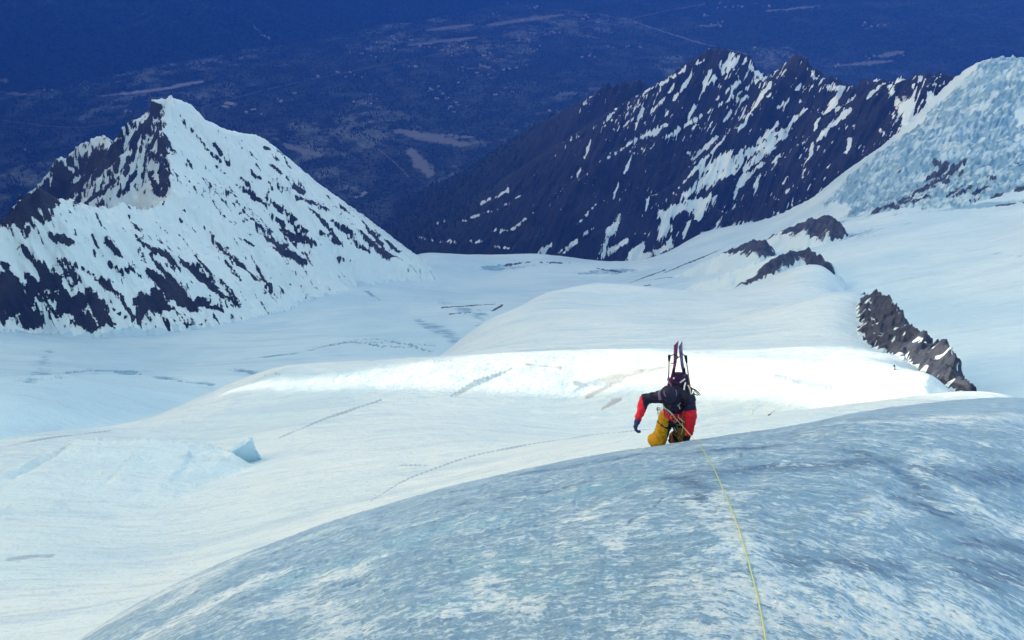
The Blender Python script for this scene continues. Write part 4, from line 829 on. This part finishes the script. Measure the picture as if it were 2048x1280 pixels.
for i in range(len(rp)-1):
    p0, p1, p2, p3 = rp[max(i-1, 0)], rp[i], rp[i+1], rp[min(i+2, len(rp)-1)]
    for t_ in np.linspace(0, 1, 10, endpoint=False):
        fine_p.append(.5*((2*p1)+(-p0+p2)*t_+(2*p0-5*p1+4*p2-p3)*t_*t_+(-p0+3*p1-3*p2+p3)*t_**3))
for q in fine_p[28:]:
    zz = float(ice_z(np.array([q[0]]), np.array([q[1]]))[0])+.004; q[2] = max(q[2], zz)
t = NT('rope_sheath'); n = t.noise(t.pos(), 60, 3, .6); t.bsdf(t.mix(n, C4(.46, .54, .22), C4(.66, .72, .36)), .6, None, .3); rope_m = t.m
rope = tube('rope', fine_p, .0048, rope_m, None, 8); tag(rope, 'thin yellow green rope running down the ice from the harness of the climber', 'rope')
# ------------------------------------------------------------------ leaning ice fin and broken blocks beside the snow bulge
t = NT('serac_ice'); p = t.pos(); n = t.noise(p, .5, 6, .6); n2 = t.noise(p, .12, 4, .5)
c = t.mix(t.step(n2, .35, .65), C4(.46, .68, .78), C4(.58, .76, .84)); sep = t.n('ShaderNodeSeparateXYZ'); g_ = t.n('ShaderNodeNewGeometry'); t.put(sep.inputs[0], g_.outputs['Normal'])
c = t.mix(t.step(t.math('ADD', sep.outputs['Z'], t.math('MULTIPLY', t.math('SUBTRACT', n, .5), .5)), .9, 1.1), c, SNOW)
t.bsdf(c, .5, t.bump(n, .5, .6), .35); M['serac'] = t.m
def block(name, outline, r0, thick, label, cat, mat, group=None, rough=.5):
    """an ice block: outline seen from the slope above, real thickness away from it, edges broken by small random facets"""
    pts = []
    for i in range(len(outline)):
        a, b = outline[i], outline[(i+1) % len(outline)]; n = max(2, int(math.hypot(a[0]-b[0], a[1]-b[1])/5))
        for k in range(n): pts.append((lerp(a[0], b[0], k/n), lerp(a[1], b[1], k/n)))
    V = []; m = len(pts); rg = np.random.RandomState(int(outline[0][0])); c0 = np.array(at_r(*np.mean(outline, 0), r0)); away = np.array([c0[0], c0[1], 0])/np.hypot(c0[0], c0[1])
    layers = [(0, .90), (.04, 1.0), (.5, 1.02), (.96, .97), (1.0, .86)]
    for f, s in layers:
        cx, cy = np.mean(pts, 0)
        for (x, y) in pts: V.append(np.array(at_r(cx+(x-cx)*s, cy+(y-cy)*s, r0))+away*thick*f+rg.randn(3)*rough*.25)
    F = [tuple(range(m-1, -1, -1)), tuple((len(layers)-1)*m+k for k in range(m))]
    for i in range(len(layers)-1):
        for k in range(m): F.append((i*m+k, i*m+(k+1) % m, (i+1)*m+(k+1) % m, (i+1)*m+k))
    o = link_mesh(name, V, F, mat, None, False); return tag(o, label, cat, group)
block('serac', [(455, 911), (468, 902), (484, 893), (499, 883), (507, 883), (510, 896), (517, 912), (530, 928), (526, 946), (505, 950), (480, 950), (468, 930)], 172, 2.2, 'blue leaning ice fin at the right end of the snow bulge', 'ice block', M['serac'])
for q, (ol, lab) in enumerate([([(552, 938), (560, 928), (568, 930), (578, 942), (566, 948)], 'small pale ice lump just right of the blue ice fin'),
                               ([(652, 938), (656, 926), (660, 927), (663, 941)], 'tiny white ice spike farthest right of the blue ice fin'),
                               ([(590, 946), (604, 938), (640, 936), (676, 940), (690, 947), (640, 952)], 'low snow hump between ice lump and ice spike')]):
    block('ice_lump', ol, 166, 3.0, lab, 'ice block', M['snow'], None, .25)
# two small rocks on the snow beside the climber
for (px, py, w_, h_, tl, lab) in [(1504, 824, 3, 9, 0, 'thin upright dark rock on the snow right of the climber'), (1538, 826, 4, 10, .8, 'slanting dark rock splinter farther right of the climber'), (1788, 735, 5, 9, -.2, 'small dark rock on the snow left of the long rock rib')]:
    hp = hit(px, py+h_/2); D = np.linalg.norm(hp); s_ = D/FPX; a_ = hp+np.array([-tl*h_*s_*.4, 0, -.3]); b_ = hp+np.array([tl*h_*s_, .2, h_*s_])
    V, F = capsule(a_, b_, w_*s_*.6, w_*s_*.3, 7); V = [np.array(v)+np.random.RandomState(i).randn(3)*w_*s_*.12 for i, v in enumerate(V)]
    tag(link_mesh('rock', V, F, M['outcrop'], None, False), lab, 'rock')

# ------------------------------------------------------------------ the valley: road, tracks, houses, forest
def ribbon(name, pix, width, mat, label, kind='structure', lift=1.5):
    pts = []
    for (xa, ya), (xb, yb) in zip(pix[:-1], pix[1:]):
        n = max(1, int(math.hypot(xb-xa, yb-ya)/6)); pts += [hit(lerp(xa, xb, k/n), lerp(ya, yb, k/n)) for k in range(n)]
    pts = np.array(pts); k = np.ones(5)/5; sm = np.stack([np.convolve(np.pad(pts[:, i], 2, 'edge'), k, 'valid') for i in (0, 1)], 1)
    d = np.gradient(sm, axis=0); d /= np.linalg.norm(d, axis=1)[:, None]+1e-9; nn = np.stack([-d[:, 1], d[:, 0]], 1); V = []
    for s in (-1, -.33, .33, 1):
        q = sm+nn*s*width/2; V.append(np.stack([q[:, 0], q[:, 1], terrain_z(q[:, 0], q[:, 1])+lift], 1))
    m = len(sm); V = np.concatenate(V); ij = np.concatenate([np.arange(m-1)+r*m for r in range(3)])
    return tag(quick_mesh(name, V, np.stack([ij, ij+1, ij+m+1, ij+m], 1), mat), label, kind=kind)
road_m = simple_mat('road_surface', (.13, .13, .125), .9, .1, nscale=.02, var=.35); track_m = simple_mat('gravel_track', (.17, .165, .14), .9, .1, nscale=.02, var=.45)
ribbon('road', [(380,222),(440,204),(530,180),(620,160),(740,135),(860,111),(960,95),(1040,80),(1140,60),(1250,40),(1330,22),(1420,6)], 26, road_m, 'long pale road running across the valley floor')
ribbon('road', [(0,240),(90,252),(160,256),(230,246)], 22, road_m, 'faint curved road at the left of the valley')
ribbon('path', [(655,256),(668,268),(684,285),(690,298)], 11, track_m, 'winding gravel track below the road')
ribbon('path', [(560,276),(600,270),(655,256),(700,268),(760,300),(800,335),(825,362)], 12, track_m, 'gravel track descending through the forest')
wall_m = simple_mat('pale_wall', (.42, .40, .36), .8, .2, nscale=.3); roof_m = simple_mat('pale_roof', (.50, .49, .48), .7, .2, nscale=.3); roof_d = simple_mat('brown_roof', (.20, .15, .12), .8, .2, nscale=.3)
def house_mesh(name, w, l, h, roof):
    V = [(x*w/2, y*l/2, z) for z in (-6, h) for x, y in ((-1, -1), (1, -1), (1, 1), (-1, 1))]+[(0, -l/2-1, h+w*.28), (0, l/2+1, h+w*.28)]+[(x*(w/2+1), y*(l/2+1), h-.6) for x, y in ((-1, -1), (1, -1), (1, 1), (-1, 1))]
    F = [(0, 1, 5, 4), (1, 2, 6, 5), (2, 3, 7, 6), (3, 0, 4, 7), (4, 5, 8), (6, 7, 9), (8, 11, 12, 9), (10, 8, 9, 13)]
    me = bpy.data.meshes.new(name); me.from_pydata(V, [], F); me.materials.append(wall_m); me.materials.append(roof); me.update()
    for f in me.polygons[-2:]: f.material_index = 1
    return me
hm = [house_mesh('house', 11, 14, 7, roof_m), house_mesh('house', 13, 20, 8, roof_m), house_mesh('house', 10, 12, 6, roof_d), house_mesh('house', 18, 30, 9, roof_m)]
CL = [(1185,38,26,8,9),(1030,42,24,9,8),(990,30,20,8,6),(1048,82,22,9,8),(1062,98,18,7,6),(970,118,22,8,8),(930,92,24,9,9),(900,108,16,6,7),(852,96,26,9,8),(785,80,24,9,10),(765,102,26,8,9),(722,112,22,7,7),(1020,142,24,8,6),(960,152,22,9,6),(1012,182,18,9,5),(868,182,18,6,6),(888,196,20,8,6),(905,214,16,7,5),(700,150,24,8,5),(640,152,26,6,4),(1245,100,20,8,4),(1180,112,20,8,5),(1432,50,20,5,6),(1462,12,22,5,5),(1508,12,22,4,4),(1410,26,14,5,3),(1062,12,24,6,6),(820,132,26,8,5),(1104,62,22,9,6),(1285,92,18,6,3),(1510,95,8,4,2),(1684,134,14,4,4),(1742,114,14,3,3),(1802,110,10,3,3),(1732,52,14,5,3),(1760,52,8,4,2),(700,250,20,6,3),(560,200,26,10,4),(505,225,20,8,4),(740,205,24,8,4),(1115,225,22,6,4),(915,138,18,7,5),(100,182,18,3,2),(50,300,6,4,1),(250,225,10,4,2)]
rh = random.Random(11); nh = 0
for cx, cy, sx_, sy_, n in CL:
    for k in range(n):
        w_ = hit(cx+rh.gauss(0, sx_*.6), cy+rh.gauss(0, sy_*.6))
        if w_[2] > -2150 or math.hypot(w_[0], w_[1]) < 3600: continue
        o = bpy.data.objects.new('house', rh.choice(hm)); col.objects.link(o); o.location = (w_[0], w_[1], float(terrain_z(w_[0], w_[1]))+1.5); o.rotation_euler = (0, 0, rh.uniform(0, 3.14)); s = rh.uniform(.85, 1.5); o.scale = (s, s, s)
        tag(o, 'tiny pale house among the scattered houses of the hazy valley', 'house', 'houses scattered in the valley'); nh += 1
for px, py, sc_, rz, lab in [(462, 211, 3.0, 1.2, 'largest pale hall roof in the valley, right of the pointed peak'), (452, 216, 2.0, 1.2, 'pale hall beside the largest hall roof in the valley')]:
    w_ = hit(px, py); o = bpy.data.objects.new('hall', hm[3]); col.objects.link(o); o.location = (w_[0], w_[1], float(terrain_z(w_[0], w_[1]))+2); o.rotation_euler = (0, 0, rz); o.scale = (sc_, sc_, sc_*.7); tag(o, lab, 'building')
def forest(n=70000):
    rg = np.random.RandomState(5); a = rg.uniform(-.72, .72, n); r = np.sqrt(rg.uniform(3000**2, 10200**2, n)); x, y = r*np.sin(a), r*np.cos(a)
    i = np.clip(np.searchsorted(rows, r), 0, len(rows)-1); j = np.clip(np.searchsorted(az, a), 0, len(az)-1); k = TK[i, j]; cl = clear[i, j]; z = terrain_z(x, y)
    dens = fbm(x/170, y/170, 4, 301, .6)+.9*sstep(-2430, -2330, z); ok = ((k == 4) | (k == 5) | ((k == 3) & (z < -1550))) & (cl < -.35) & (dens > -.05)
    x, y, z = x[ok], y[ok], z[ok]; n = len(x); h = rg.uniform(13, 27, n); w = h*rg.uniform(.22, .34, n); ph = rg.uniform(0, 6.28, n); S = 5
    V = np.zeros((n, S+1, 3), np.float32)
    for q in range(S):
        V[:, q, 0] = x+w*np.cos(ph+q*2*math.pi/S); V[:, q, 1] = y+w*np.sin(ph+q*2*math.pi/S); V[:, q, 2] = z-1
    V[:, S, 0] = x; V[:, S, 1] = y; V[:, S, 2] = z+h; b = (np.arange(n)*(S+1))[:, None]
    F = np.concatenate([np.concatenate([b+q, b+(q+1) % S, b+S], 1) for q in range(S)])
    t = NT('conifers'); nn = t.noise(t.pos(), .02, 4, .7); t.bsdf(t.mix(nn, C4(.012, .026, .024), C4(.055, .082, .07)), .9, None, .1)
    o = quick_mesh('forest', V.reshape(-1, 3), F, t.m, smooth=False); tag(o, 'dark conifer forest covering the valley and the lower slopes', 'forest', kind='stuff')
forest()
